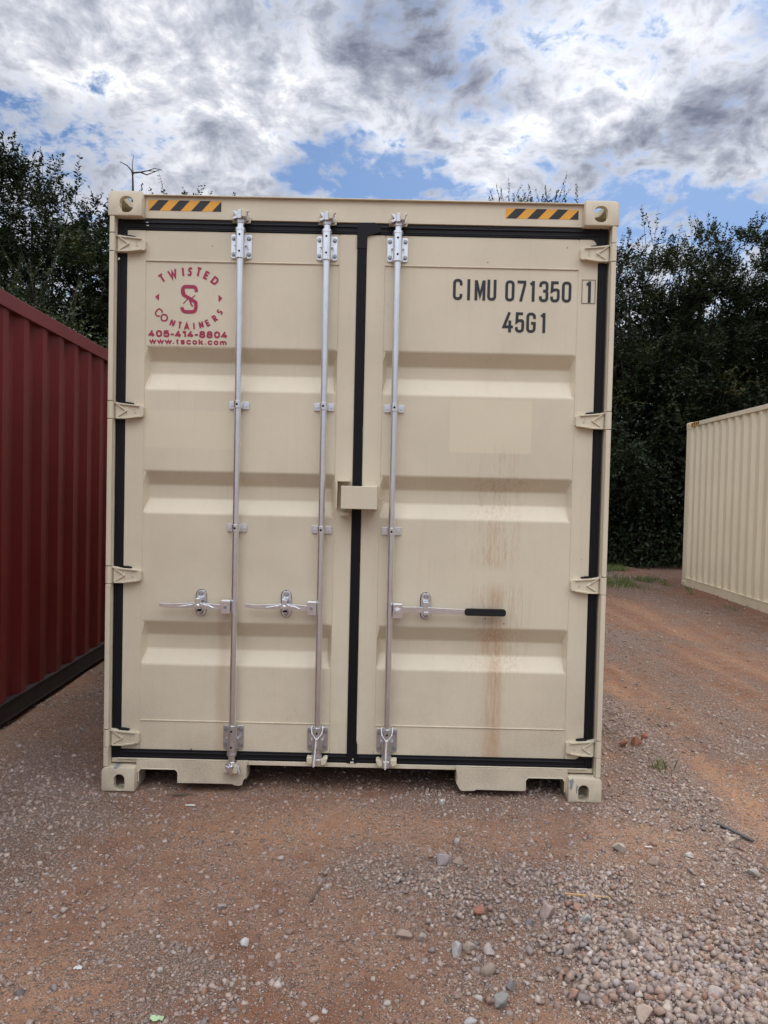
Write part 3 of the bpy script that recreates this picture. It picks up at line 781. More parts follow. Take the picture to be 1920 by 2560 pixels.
# ------------------------------------------------------------------ lock box across the door gap
lb = MB()
lb.box(-.074, .097, -.082, -.077, 1.404, 1.512); lb.box(-.074, .097, -.077, .018, 1.507, 1.512)
lb.box(-.074, -.069, -.077, .018, 1.404, 1.507); lb.box(.092, .097, -.077, .0495, 1.404, 1.507)
lb.box(.026, .098, -.02, .0495, 1.5085, 1.5155)
lbo = lb.obj('lock_box', M_beige, box, bevel=.003)
hk = MB(); pts = []
for k in range(11):
    a = R(180 + k * 19)
    pts.append((.1125 + .0125 * math.cos(a), -.03, 1.468 + .0125 * math.sin(a)))
hk.tube([(.0975, -.03, 1.481)] + [(.099, -.03, 1.476)] + pts, .0024, 8); hk.obj('hook', M_beige, lbo, smooth=True)
gd = MB(); gd.box(-.1035, -.0955, -.02, .0495, 1.404, 1.5335); gd.box(-.1035, -.037, -.02, .0495, 1.5335, 1.5405); gd.obj('lock_guard', M_beige, lbo, bevel=.0015)
gd = MB(); gd.box(-.085, -.036, .012, .0495, 1.368, 1.386); gd.obj('lock_stop', M_beige, lbo, bevel=.0015)

# ------------------------------------------------------------------ hazard stripes
def hazard(x0, x1, z0, z1, y, parent, per=.1015):
    t = MB(); t.box(x0, x1, y - .0006, y, z0, z1); st = t.obj('hazard_stripe', M_yel, parent)
    b = MB(); sh = .045; k = 0
    while True:
        a = x0 + .003 + k * per
        if a > x1: break
        pts = [(a, z0), (a + per * .5, z0), (a + per * .5 + sh, z1), (a + sh, z1)]
        # clip to the right edge
        out = []
        for i in range(4):
            p, q = pts[i], pts[(i + 1) % 4]
            if p[0] <= x1: out.append(p)
            if (p[0] - x1) * (q[0] - x1) < 0:
                t_ = (x1 - p[0]) / (q[0] - p[0]); out.append((x1, p[1] + t_ * (q[1] - p[1])))
        if len(out) >= 3: b.prism(out, y - .0010, y - .0006)
        k += 1
    b.obj('black_stripe', M_blk, st)
hazard(-1.040, -.688, 2.8215, 2.8715, .0448, header); hazard(.684, 1.035, 2.8195, 2.8665, .0448, header)

# ------------------------------------------------------------------ stroke lettering
def roundpath(pts, rad):
    out = []; n = len(pts)
    for i, p in enumerate(pts):
        r_ = rad[i] if isinstance(rad, (list, tuple)) else rad
        if i in (0, n - 1) or r_ <= 0: out.append(Vector(p)); continue
        p = Vector(p); a = Vector(pts[i - 1]) - p; b = Vector(pts[i + 1]) - p
        la, lb_ = a.length, b.length
        if la < 1e-6 or lb_ < 1e-6: continue
        an = a.angle(b)
        if an > 3.1: out.append(p); continue
        t_ = min(r_ / math.tan(an / 2), la * .499 if i > 1 else la * .98, lb_ * .499 if i < n - 2 else lb_ * .98)
        s0 = p + a.normalized() * t_; s1 = p + b.normalized() * t_
        for k in range(7):
            u = k / 6
            out.append(s0 * (1 - u) ** 2 * 1 + p * 2 * u * (1 - u) + s1 * u * u)
    return out
def stroke(mb, pts, hw, y, closed=False, cuts=None):
    P = [Vector(p) for p in pts]; n = len(P); v = []
    for i in range(n):
        if closed: a, b = P[i - 1], P[(i + 1) % n]
        else: a, b = P[max(i - 1, 0)], P[min(i + 1, n - 1)]
        d0 = (P[i] - a); d1 = (b - P[i])
        if d0.length < 1e-9: d0 = d1
        if d1.length < 1e-9: d1 = d0
        d0 = d0.normalized(); d1 = d1.normalized(); n0 = Vector((-d0.y, d0.x)); n1 = Vector((-d1.y, d1.x))
        m = (n0 + n1); m = m.normalized() if m.length > 1e-6 else n0
        k = min(1 / max(m.dot(n0), .2), 3.2)
        v.append((P[i] + m * hw * k)); v.append((P[i] - m * hw * k))
    f = []
    rng = n if closed else n - 1
    for i in range(rng):
        a = 2 * i; b = 2 * ((i + 1) % n); f.append((a, a + 1, b + 1, b))
    mb.add([(p.x, y, p.y) for p in v], f)
# glyphs in a 1 x 1 box : list of (points, corner radii in units of width, closed)
Gf = {
 '0': [([(.5, 1), (1, 1), (1, 0), (0, 0), (0, 1), (.5, 1)], [0, .5, .5, .5, .5, 0])],
 'O': [([(.5, 1), (1, 1), (1, 0), (0, 0), (0, 1), (.5, 1)], [0, .5, .5, .5, .5, 0])],
 'C': [([(1, .72), (1, 1), (0, 1), (0, 0), (1, 0), (1, .26)], [0, .5, .5, .5, .5, 0])],
 'G': [([(1, .72), (1, 1), (0, 1), (0, 0), (1, 0), (1, .47), (.5, .47)], [0, .5, .5, .5, .5, 0, 0])],
 'I': [([(.5, -.07), (.5, 1.07)], 0)],
 '1': [([(.95, -.07), (.95, 1.07)], 0), ([(-.4, .87), (.85, .98)], 0)],
 'M': [([(0, -.07), (0, 1.02)], 0), ([(1, -.07), (1, 1.02)], 0), ([(.03, 1.0), (.5, .20), (.97, 1.0)], 0)],
 'U': [([(0, 1.07), (0, 0), (1, 0), (1, 1.07)], [0, .5, .5, 0])],
 '7': [([(-.1, 1), (1, 1), (1, .86), (.42, -.07)], [0, 0, .1, 0])],
 '3': [([(0, .76), (0, 1), (1, 1), (1, .53), (.4, .53)], [0, .45, .45, .3, 0]), ([(.4, .53), (1, .53), (1, 0), (0, 0), (0, .24)], [0, .4, .45, .45, 0])],
 '5': [([(1, 1), (.08, 1), (.04, .53), (.3, .60), (1, .62), (1, 0), (0, 0), (0, .24)], [0, 0, 0, .1, .5, .5, .45, 0])],
 '4': [([(.66, 1.07), (.0, .24), (1.12, .24)], 0), ([(.72, -.07), (.72, .60)], 0)],
 'T': [([(-.1, 1), (1.1, 1)], 0), ([(.5, -.07), (.5, .94)], 0)],
 'W': [([(-.1, 1.07), (.26, .05), (.5, .80), (.74, .05), (1.1, 1.07)], 0)],
 'E': [([(1, 1), (0, 1), (0, 0), (1, 0)], 0), ([(.05, .5), (.9, .5)], 0)],
 'D': [([(0, .5), (0, 1), (.5, 1), (1, .9), (1, .1), (.5, 0), (0, 0), (0, .5)], [0, 0, .3, .5, .5, .3, 0, 0])],
 'N': [([(0, -.07), (0, 1.0)], 0), ([(1, 0), (1, 1.07)], 0), ([(.0, 1.0), (1, .0)], 0)],
 'A': [([(-.05, -.07), (.5, 1.05), (1.05, -.07)], 0), ([(.2, .28), (.8, .28)], 0)],
 'R': [([(0, -.07), (0, 1), (.9, 1), (.9, .48), (.1, .48)], [0, 0, .4, .4, 0]), ([(.35, .46), (1.02, -.07)], 0)],
 'S': [([(.95, .86), (.9, 1), (.1, 1), (.02, .62), (.98, .42), (.9, 0), (.1, 0), (.05, .16)], [0, .35, .45, .45, .45, .45, .35, 0])],
}
Gf['8'] = [([(.5, 1), (.92, 1), (.92, .53), (.08, .53), (.08, 1), (.5, 1)], [0, .4, .4, .4, .4, 0], 1), ([(.5, .53), (1, .53), (1, 0), (0, 0), (0, .53), (.5, .53)], [0, .4, .4, .4, .4, 0], 1)]
Gf['-'] = [([(-.7, .4), (1.7, .4)], 0)]
Gf['.'] = [([(.5, -.12), (.5, .12)], 0)]
Gf['w'] = [([(-.12, .72), (.22, .02), (.5, .66), (.78, .02), (1.12, .72)], 0)]
Gf['t'] = [([(.4, .95), (.4, 0), (1, 0)], [0, .3, 0]), ([(-.15, .68), (1, .68)], 0)]
Gf['s'] = [([(1, .52), (.95, .68), (.05, .68), (.0, .40), (1, .30), (.95, 0), (.05, 0), (0, .16)], [0, .3, .3, .3, .3, .3, .3, 0])]
Gf['c'] = [([(1, .48), (1, .68), (0, .68), (0, 0), (1, 0), (1, .20)], [0, .5, .5, .5, .5, 0])]
Gf['o'] = [([(.5, .68), (1, .68), (1, 0), (0, 0), (0, .68), (.5, .68)], [0, .5, .5, .5, .5, 0], 1)]
Gf['k'] = [([(0, -.1), (0, 1.05)], 0), ([(1, .72), (.15, .30)], 0), ([(.35, .42), (1.05, -.1)], 0)]
Gf['m'] = [([(0, -.1), (0, .72)], 0), ([(.02, .62), (.5, .62), (.5, -.1)], [0, .3, 0]), ([(.5, .62), (1, .62), (1, -.1)], [0, .3, 0])]
def glyph(mb, ch, x0, x1, z0, z1, hw, y, rot=0, rk=1.0):
    cx, cz = (x0 + x1) / 2, (z0 + z1) / 2; W = max((x1 - x0) / 2 - hw, .0008); Hh = (z1 - z0) / 2 - hw
    ca, sa = math.cos(rot), math.sin(rot)
    for i, (pts, rad, *cl_) in enumerate(Gf[ch]):
        q = [((u - .5) * 2 * W, (v - .5) * 2 * Hh) for u, v in pts]
        if not isinstance(rad, (list, tuple)): rad = [rad] * len(pts)
        q = roundpath(q, [r_ * 2 * W * rk for r_ in rad])
        q = [(cx + p.x * ca - p.y * sa, cz + p.x * sa + p.y * ca) for p in q]
        closed = ch in '0OD' or bool(cl_)
        if closed: q = q[:-1]
        stroke(mb, q, hw, y - i * .0003, closed)
YL = YD + .0015     # panel face is at YD+.003
t = MB(); hw = .0068
for ch, a, b in (('C', .440, .486), ('I', .506, .526), ('M', .545, .597), ('U', .606, .650)): glyph(t, ch, a, b, 2.4255, 2.5275, hw, YL)
for ch, a, b in (('0', .693, .738), ('7', .748, .794), ('1', .812, .836), ('3', .857, .902), ('5', .911, .957), ('0', .967, 1.013)): glyph(t, ch, a, b, 2.4245, 2.5255, hw, YL)
t.obj('serial_number', M_ink, DR)
t = MB()
for ch, a, b in (('4', .684, .737), ('5', .745, .789), ('G', .799, .845), ('1', .868, .892)): glyph(t, ch, a, b, 2.275, 2.373, hw, YL)
t.obj('size_code', M_ink, DR)
t = MB(); yb = YD - .0016
glyph(t, '1', 1.083, 1.107, 2.425, 2.528, hw, yb)
for (a, b, c, d) in ((1.062, 1.128, 2.5325, 2.535), (1.062, 1.128, 2.4205, 2.423)): stroke(t, [(a, (c + d) / 2), (b, (c + d) / 2)], .0013, yb - .0008)
for xx in (1.0632, 1.1268): stroke(t, [(xx, 2.4222), (xx, 2.5333)], .0012, yb - .0011)
t.obj('check_digit', M_ink, DR)

# crimson company mark.  zoomed photo units -> metres on the door panel
def gx(px): return -1.0578 + (px) * .0002871
def gz(px, py): return 2.6010 - (py) * .0002822 + (px) * .0000015
logo = MB()
def gl(ch, px, py, hpx, wpx, lean, hw=.0042):
    cx, cz = gx(px), gz(px, py); H_ = hpx * .0002840 / 2; W_ = wpx * .0002860 / 2
    glyph(logo, ch, cx - W_, cx + W_, cz - H_, cz + H_, hw, YL, rot=R(-lean))
for a in (('T', 300, 358, 150, 95, -34, .0046), ('W', 480, 288, 158, 140, -18, .0046), ('I', 653, 247, 155, 34, -7, .0046), ('S', 770, 240, 150, 74, 8, .0046), ('T', 917, 242, 158, 88, 13, .0046), ('E', 1052, 300, 142, 88, 25, .0046), ('D', 1192, 388, 138, 108, 38, .0046)):
    gl(*a)
logo.obj('company_name', M_logo, DL); logo = MB()
for a in (('C', 250, 945, 145, 110, 38, .0034), ('O', 345, 1033, 130, 126, 0, .0034), ('N', 487, 1118, 118, 82, 19, .0037), ('T', 613, 1156, 122, 68, 7, .0037), ('A', 728, 1176, 118, 90, 0, .0037), ('I', 851, 1167, 122, 28, -5, .0037), ('N', 973, 1144, 120, 76, -16, .0037), ('E', 1083, 1110, 116, 74, -29, .0037), ('R', 1203, 1030, 118, 72, -38, .0037), ('S', 1284, 921, 112, 62, -58, .0034)):
    gl(*a)
logo.obj('company_name', M_logo, DL); logo = MB()
def gp(l): return [(gx(a), gz(a, b)) for a, b in l]
sp = roundpath(gp([(881, 582), (881, 495), (650, 495), (650, 628), (760, 690), (879, 762), (879, 925), (645, 925), (645, 848)]), [0, .019, .022, .02, 0, .006, .022, .022, 0])
stroke(logo, sp, .0079, YL - .0008)
stroke(logo, gp([(868, 640), (806, 690)]), .0022, YL); stroke(logo, gp([(735, 712), (662, 787)]), .0022, YL)
stroke(logo, gp([(775, 722), (796, 790), (824, 835)]), .0038, YL)
stroke(logo, gp([(676, 560), (690, 625), (720, 660)]), .003, YL + .0001)
for tri in (((255, 622), (249, 748), (187, 676)), ((1258, 625), (1262, 752), (1325, 686))):
    q = gp(tri); MB().add([(p[0], YL, p[1]) for p in q], [(0, 1, 2)]).obj('arrow_mark', M_logo, DL)
logo.obj('company_emblem', M_logo, DL)

def row(txt, x0, x1, z0, z1, hw, name, wid, gap):
    t = MB(); tot = sum(wid.get(c_, 1) for c_ in txt) + gap * (len(txt) - 1); k = (x1 - x0) / tot; xx = x0
    for c_ in txt:
        w_ = wid.get(c_, 1) * k
        glyph(t, c_, xx, xx + w_, z0, z1, hw, YL); xx += w_ + gap * k
    t.obj(name, M_logo, DL)
row('405-414-8804', -1.0335, -.650, 2.2165, 2.2495, .0043, 'phone_number', {'-': .50, '1': .60}, .21)
row('www.tscok.com', -1.0285, -.653, 2.1835, 2.2115, .0034, 'web_address', {'.': .30, 't': .72, 'm': 1.45, 'w': 1.35, 's': .9}, .30)

# ------------------------------------------------------------------ twisted wire ties (hang on two of the rods)
def wire_tie(xc, zt, zb, dx, label):
    a = MB()
    zj = zt - .052
    # Y shaped loop round the sleeve
    for s_ in (-1, 1):
        pts = [(xc + s_ * .026, .020, zt + .004), (xc + s_ * .0275, .000, zt - .004), (xc + s_ * .024, -.012, zt - .024), (xc + s_ * .008 + dx * .1, -.015, zj + .006), (xc + dx * .1, -.016, zj - .004)]
        fine = []
        for i in range(len(pts) - 1):
            for k in range(6): fine.append(tuple(lerp(pts[i][j], pts[i + 1][j], k / 6) for j in range(3)))
        for ph in (0, math.pi):
            a.tube([(p[0] + .0013 * math.cos(i * 1.1 + ph), p[1] + .0013 * math.sin(i * 1.1 + ph), p[2]) for i, p in enumerate(fine)], .0016, 5)
    n = 60
    for ph in (0, math.pi):
        path = []
        for i in range(n + 1):
            u = i / n; zz_ = lerp(zj + .004, zb, u)
            path.append((xc + dx * (.1 + .9 * u) + .0030 * math.cos(u * 42 + ph), -.014 + .004 * math.sin(u * 5) + .0030 * math.sin(u * 42 + ph), zz_))
        a.tube(path, .0024, 6)
    o = a.obj('wire_tie', M_wire, None, smooth=True)
    tag(o, label, 'wire tie', 'twisted wire ties looped on the locking rods')
    return o
wire_tie(-.1705, .336, .150, -.012, 'twisted wire tie looped round the bottom sleeve of the middle locking rod, left door')
wire_tie(.1685, .334, .146, -.004, 'twisted wire tie looped round the bottom sleeve of the right door locking rod')

# ================================================================== NEIGHBOURING CONTAINERS
red = thing('shipping_container', 'dark red shipping container with black bottom rail, left of the beige one', 'shipping container', (-3.245, -1.60, .030), math.atan2(.081, 1.79))
shell(red, 6.9, 2.606, .271, M_red, M_redrail, M_under, rail_h=.10, bot_h=.115)
d = MB(); d.prism([(0, 0), (.05, .010), (.09, .0)], 0, .002)
crm = thing('shipping_container', 'pale cream shipping container with corrugated side, further back at the right edge', 'shipping container', (6.25, -2.85, -.062), math.atan2(-.098, 2.953))
shell(crm, 12.192, 2.896, .250, M_cream, M_cream, M_cream, rail_h=.075, bot_h=.155)
# hazard marks on the cream container's far top rail end
hz = MB()
for k in range(4):
    y_ = 12.192 - .235 - k * .085
    hz.add([(-1.2168, y_, 2.825), (-1.2168, y_ - .04, 2.825), (-1.2168, y_ - .065, 2.875), (-1.2168, y_ - .025, 2.875)], [(0, 1, 2, 3)])
hb_ = MB(); hb_.add([(-1.2163, 12.012, 2.822), (-1.2163, 11.66, 2.822), (-1.2163, 11.66, 2.878), (-1.2163, 12.012, 2.878)], [(0, 1, 2, 3)])
hp = hb_.obj('hazard_stripe', M_yel, crm); hz.obj('black_stripe', M_blk, hp)

# ================================================================== GROUND
def hash2(ix, iy, s):
    h_ = (ix.astype(np.int64) * 374761393 + iy.astype(np.int64) * 668265263 + s * 974711) & 0x7fffffff
    h_ = ((h_ ^ (h_ >> 13)) * 1274126177) & 0x7fffffff
    return ((h_ ^ (h_ >> 16)) & 0xffff) / 65535.0
def vnoise(x, y, s=0):
    ix = np.floor(x); iy = np.floor(y); fx = x - ix; fy = y - iy
    fx = fx * fx * (3 - 2 * fx); fy = fy * fy * (3 - 2 * fy)
    a = hash2(ix, iy, s); b = hash2(ix + 1, iy, s); c = hash2(ix, iy + 1, s); d = hash2(ix + 1, iy + 1, s)
    return (a * (1 - fx) + b * fx) * (1 - fy) + (c * (1 - fx) + d * fx) * fy
def fbm(x, y, s=0, o=4):
    t_ = 0; a = .5; n = 0
    for i in range(o): t_ = t_ + a * vnoise(x * 2 ** i + 13.7 * i, y * 2 ** i + 7.1 * i, s + i); n += a; a *= .5
    return t_ / n
def sstep(v, a, b): q = np.clip((v - a) / (b - a), 0, 1); return q * q * (3 - 2 * q)
def gs(x, y, cx, cy, sx, sy, rot=0):
    c, s_ = math.cos(rot), math.sin(rot); dx = (x - cx) * c + (y - cy) * s_; dy = -(x - cx) * s_ + (y - cy) * c
    return np.exp(-(dx / sx) ** 2 - (dy / sy) ** 2)
def gravel(x, y):
    g_ = 1.25 * gs(x, y, 1.12, -1.30, .36, .20, -.25) + .75 * gs(x, y, .88, -1.02, .24, .14, -.4) + .50 * gs(x, y, .75, -.70, .50, .14) + .55 * gs(x, y, 1.45, -.9, .35, .4) + .3 * gs(x, y, .4, -.9, .3, .3)
    g_ = g_ + .75 * np.exp(-((x - 1.66 - .05 * np.sin(y * 2)) / .13) ** 2) * sstep(y, -.8, -.2) * (1 - sstep(y, 2.6, 4))
    g_ = g_ + .55 * gs(x, y, -1.5, .1, .42, .36) + .45 * gs(x, y, -1.3, -.25, .35, .3) + .35 * gs(x, y, -.46, -1.22, .12, .08) + .45 * gs(x, y, .45, -1.28, .10, .13) + .3 * gs(x, y, -1.7, 1.5, .4, 1.5)
    g_ = g_ + .55 * np.exp(-((x - 2.55) / .30) ** 2) * sstep(y, .0, 1.2) * (1 - sstep(y, 7, 9)) + .45 * np.exp(-((x - 4.4) / .5) ** 2) * sstep(y, 1, 2)
    n = fbm(x * 2.2, y * 2.2, 31, 4)
    m_ = fbm(x * 8, y * 8, 63, 3)
    return np.clip(g_ * (.25 + 1.0 * n + .5 * m_) + .38 * sstep(n, .50, .68) * (.5 + m_), 0, 1.3)
def track(x, y):
    w_ = .04 * np.sin(y * 1.3)
    t_ = np.exp(-((x - 1.95 - w_) / .085) ** 2) + .8 * np.exp(-((x - 2.20 - w_) / .05) ** 2) + .8 * np.exp(-((x - 3.55 - w_ * 2) / .14) ** 2) + .6 * np.exp(-((x - 3.1 - w_) / .07) ** 2)
    t_ = t_ + .55 * np.exp(-((x - 2.75 - w_) / .05) ** 2) + .5 * np.exp(-((x - 3.95 - w_ * 2) / .06) ** 2) + .4 * np.exp(-((x - 2.42 - w_) / .035) ** 2)
    t_ = t_ * sstep(y, -.9, .3) * (1 - sstep(y, 7, 10))
    n = fbm(x * 3, y * .8, 55, 3)
    t2 = .8 * gs(x, y, -.45, -.35, .6, .18) + .7 * gs(x, y, -.9, -1.35, .35, .2) + .5 * gs(x, y, .2, -.25, .5, .12)
    return np.clip(t_ * (.5 + n) + t2 * (.3 + 1.1 * fbm(x * 2.5, y * 2.5, 77, 4)), 0, 1)
def height(x, y):
    z_ = -.004 + .030 * (fbm(x * .9, y * .9, 5, 4) - .5) + .014 * (fbm(x * 5, y * 5, 9, 4) - .5) + .007 * (fbm(x * 22, y * 22, 19, 3) - .5)
    rut = np.exp(-((x - 1.97) / .10) ** 2) + .8 * np.exp(-((x - 3.55) / .14) ** 2)
    z_ = z_ - .022 * rut * sstep(y, -.9, .3) + .012 * np.exp(-((x - 1.75) / .08) ** 2) * sstep(y, -.4, .3)
    tread = np.sin((y + (x - 1.97) * .8) * 60) * np.exp(-((x - 1.97) / .07) ** 2) * sstep(y, -.9, .3)
    z_ = z_ + .003 * tread + .022 * np.clip(gravel(x, y) - .3, 0, 1)
    z_ = z_ - .062 * sstep(x, 2.4, 4.8) + .05 * sstep(np.abs(x - 5.12 - .033 * (y - 1)), 0, 1) * 0
    # berm of soil against the cream container's foot
    z_ = z_ + .05 * np.exp(-((x - 5.20 - .033 * (y - 3)) / .18) ** 2) * (.3 + fbm(x * 3, y * 2, 91, 3))
    under = (np.abs(x) < 1.3) & (y > -.1) & (y < 12.4)
    foot = np.zeros_like(z_)
    for fx in (-1.138, 1.138): foot = np.maximum(foot, np.exp(-((x - fx) / .16) ** 2 - ((y - .09) / .18) ** 2))
    z_ = z_ * (1 - foot) + (-.002) * foot
    z_ = np.where(under, np.minimum(z_, .004), z_)
    return z_
def axis(a, b, step, lo, hi, g_=1.18):
    mid = list(np.arange(a, b + step / 2, step)); out = []
    s_ = step; v = a
    while v > lo: s_ *= g_; v -= s_; out.append(v)
    left = out[::-1]; out = []; s_ = step; v = mid[-1]
    while v < hi: s_ *= g_; v += s_; out.append(v)
    return np.array(left + mid + out)
gxs = axis(-2.6, 3.6, .018, -900, 900, 1.12); gys = axis(-2.2, 2.6, .018, -900, 1500, 1.10)
XX, YY = np.meshgrid(gxs, gys); ZZ = height(XX, YY)
farm = sstep(np.hypot(XX, YY - 4), 14, 30); ZZ = ZZ * (1 - farm) - .08 * farm
nx, ny = len(gxs), len(gys)
def fastmesh(name, verts, faces, mat, smooth=False, k=4):
    me = bpy.data.meshes.new(name); nv, nf = len(verts), len(faces)
    me.vertices.add(nv); me.vertices.foreach_set('co', np.asarray(verts, np.float32).ravel())
    me.loops.add(nf * k); me.loops.foreach_set('vertex_index', np.asarray(faces, np.int32).ravel())
    me.polygons.add(nf); me.polygons.foreach_set('loop_start', np.arange(0, nf * k, k, dtype=np.int32))
    if smooth: me.polygons.foreach_set('use_smooth', np.ones(nf, bool))
    me.update(calc_edges=True); me.materials.append(mat); return me
I, J = np.meshgrid(np.arange(nx - 1), np.arange(ny - 1)); a = (J * nx + I).ravel()
gm = fastmesh('ground', np.stack([XX.ravel(), YY.ravel(), ZZ.ravel()], 1), np.stack([a, a + 1, a + 1 + nx, a + nx], 1), M_ground, True)
for nm, fn in (('gravel', gravel(XX, YY)), ('track', track(XX, YY)), ('redness', np.clip(sstep(XX + .12 * YY, 1.6, 3.2) * (.35 + fbm(XX * 1.1, YY * .7, 21, 4)) + .55 * gs(XX, YY, -.2, -1.45, .35, .12), 0, 1))):
    at = gm.attributes.new(nm, 'FLOAT', 'POINT'); at.data.foreach_set('value', fn.ravel().astype(np.float32))
go = bpy.data.objects.new('ground', gm); col.objects.link(go); tag(go, kind='structure')

# ------------------------------------------------------------------ stones
def ico(sub):
    bm = bmesh.new(); bmesh.ops.create_icosphere(bm, subdivisions=sub, radius=1)
    v = np.array([p.co[:] for p in bm.verts]); f = np.array([[q.index for q in p.verts] for p in bm.faces]); bm.free(); return v, f
octv = np.array([(1, 0, 0), (-1, 0, 0), (0, 1, 0), (0, -1, 0), (0, 0, 1), (0, 0, -1)], float)
octf = np.array([(0, 2, 4), (2, 1, 4), (1, 3, 4), (3, 0, 4), (2, 0, 5), (1, 2, 5), (3, 1, 5), (0, 3, 5)])
rng = np.random.default_rng(11)
PAL = 1.12 * np.array([(.27, .22, .20), (.33, .265, .225), (.21, .185, .18), (.40, .33, .275), (.30, .205, .16), (.25, .14, .10), (.46, .41, .365), (.17, .155, .155), (.34, .30, .285), (.37, .27, .21)])
PW = np.array([.18, .18, .10, .14, .12, .06, .06, .04, .08, .04]); PW /= PW.sum()
def stones(N, box_, smin, smax, power, weight, base, var, name, lift=.35):
    out = []
    x0, x1, y0, y1 = box_
    P = np.zeros((0, 2))
    while len(P) < N:
        c = np.stack([rng.uniform(x0, x1, N * 2), rng.uniform(y0, y1, N * 2)], 1)
        k = rng.random(N * 2) < weight(c[:, 0], c[:, 1]); P = np.concatenate([P, c[k]])
    P = P[:N]
    r_ = smin * (smax / smin) ** (rng.random(N) ** power)
    return P, r_
def stone_mesh(P, r_, kind, zoff):
    bv, bf = ico(1) if kind == 1 else (octv, octf)
    if kind == 1:
        bv = np.array([(-1, -1, -1), (1, -1, -1), (1, 1, -1), (-1, 1, -1), (-1, -1, 1), (1, -1, 1), (1, 1, 1), (-1, 1, 1), (0, 0, 1.25), (0, 0, -1.2)], float) * .74
        bf = np.array([(0, 1, 5), (0, 5, 4), (1, 2, 6), (1, 6, 5), (2, 3, 7), (2, 7, 6), (3, 0, 4), (3, 4, 7), (4, 5, 8), (5, 6, 8), (6, 7, 8), (7, 4, 8), (1, 0, 9), (2, 1, 9), (3, 2, 9), (0, 3, 9)])
    N = len(P); nv = len(bv)
    q = rng.normal(size=(N, 4)); q /= np.linalg.norm(q, axis=1)[:, None]
    w_, x_, y_, z_ = q.T
    Rm = np.stack([1 - 2 * (y_ * y_ + z_ * z_), 2 * (x_ * y_ - z_ * w_), 2 * (x_ * z_ + y_ * w_), 2 * (x_ * y_ + z_ * w_), 1 - 2 * (x_ * x_ + z_ * z_), 2 * (y_ * z_ - x_ * w_), 2 * (x_ * z_ - y_ * w_), 2 * (y_ * z_ + x_ * w_), 1 - 2 * (x_ * x_ + y_ * y_)], 1).reshape(N, 3, 3)
    V = np.repeat(bv[None], N, 0) * rng.uniform(.58, 1.25, (N, nv, 1))
    V = V * np.stack([rng.uniform(.8, 1.3, N), rng.uniform(.7, 1.0, N), rng.uniform(.5, .85, N)], 1)[:, None, :]
    V = np.einsum('nij,nvj->nvi', Rm, V); V[:, :, 2] *= .8
    V *= r_[:, None, None]
    V[:, :, 0] += P[:, 0, None]; V[:, :, 1] += P[:, 1, None]; V[:, :, 2] += (height(P[:, 0], P[:, 1]) + zoff)[:, None]
    F = (bf[None] + (np.arange(N) * nv)[:, None, None]).reshape(-1, 3)
    ci = rng.choice(len(PAL), N, p=PW); C = PAL[ci] * rng.uniform(.8, 1.2, (N, 1))
    return V.reshape(-1, 3), F, np.repeat(C, nv, 0)
def merge(parts, name, mat):
    V = []; F = []; C = []; o = 0
    for v, f, c in parts: V.append(v); F.append(f + o); C.append(c); o += len(v)
    V = np.concatenate(V); F = np.concatenate(F); C = np.concatenate(C)
    me = fastmesh(name, V, F, mat, False, 3)
    at = me.attributes.new('Col', 'FLOAT_COLOR', 'POINT'); at.data.foreach_set('color', np.concatenate([C, np.ones((len(C), 1))], 1).astype(np.float32).ravel())
    ob_ = bpy.data.objects.new(name, me); col.objects.link(ob_); return ob_
clear = lambda x, y: np.where((np.abs(x) > 1.05) & (np.abs(x) < 1.24) & (y > -.03) & (y < .25), 0, 1)
def W1(x, y): return clear(x, y) * (1 - .92 * gs(x, y, .55, -.10, .95, .28)) * np.clip(gravel(x, y) ** 2.2 * (.45 + .9 * fbm(x * 14, y * 14, 83, 2)), 0, 1)
def W2(x, y): return clear(x, y) * np.clip(.30 + .7 * gravel(x, y) - .2 * track(x, y), 0.03, 1) * np.clip(1.2 - .12 * np.abs(y + 1), .25, 1)
parts = []
def mixc(p_, f): v_, f_, c_ = p_; d_ = np.array([.36, .225, .150]); return v_, f_, c_ * (1 - f) + d_ * f
P, r_ = stones(13000, (-.3, 2.4, -1.9, .3), .0036, .0180, 2.3, W1, 0, 0, ''); r_ = r_ * np.clip(.62 + .55 * (-P[:, 1] - .65), .62, 1.08); parts.append(mixc(stone_mesh(P, r_, 1, rng.uniform(-.1, 1.0, len(P)) * r_), .12))
P, r_ = stones(7000, (-2.2, 3.2, -1.9, 2.2), .004, .013, 2.2, W1, 0, 0, ''); parts.append(mixc(stone_mesh(P, r_, 1, rng.uniform(-.3, .5, len(P)) * r_), .3))
P, r_ = stones(26000, (-2.2, 2.6, -1.9, 1.8), .0042, .0150, 2.6, W2, 0, 0, ''); parts.append(mixc(stone_mesh(P, r_, 1, rng.uniform(-.5, .35, len(P)) * r_), .22))
P, r_ = stones(100000, (-2.2, 2.6, -1.9, 1.2), .0018, .0052, 1.5, W2, 0, 0, ''); parts.append(mixc(stone_mesh(P, r_, 0, rng.uniform(-.3, .5, len(P)) * r_), .45))
P, r_ = stones(20000, (-2.6, 6.0, .8, 11.5), .006, .022, 2.2, lambda x, y: np.where((np.abs(x) < 1.25), 0, 1) * (.25 + gravel(x, y)) / 1.3, 0, 0, ''); parts.append(mixc(stone_mesh(P, r_, 0, rng.uniform(-.4, .3, len(P)) * r_), .35))
P, r_ = stones(2500, (-1.2, 1.2, .1, 3), .004, .014, 2.0, lambda x, y: .5 * np.ones_like(x), 0, 0, ''); parts.append(stone_mesh(P, r_, 0, rng.uniform(-.4, .3, len(P)) * r_))
gv = merge(parts, 'gravel', M_stone); tag(gv, 'loose crushed gravel scattered over the red dirt, thickest at the lower right', 'gravel', kind='stuff')

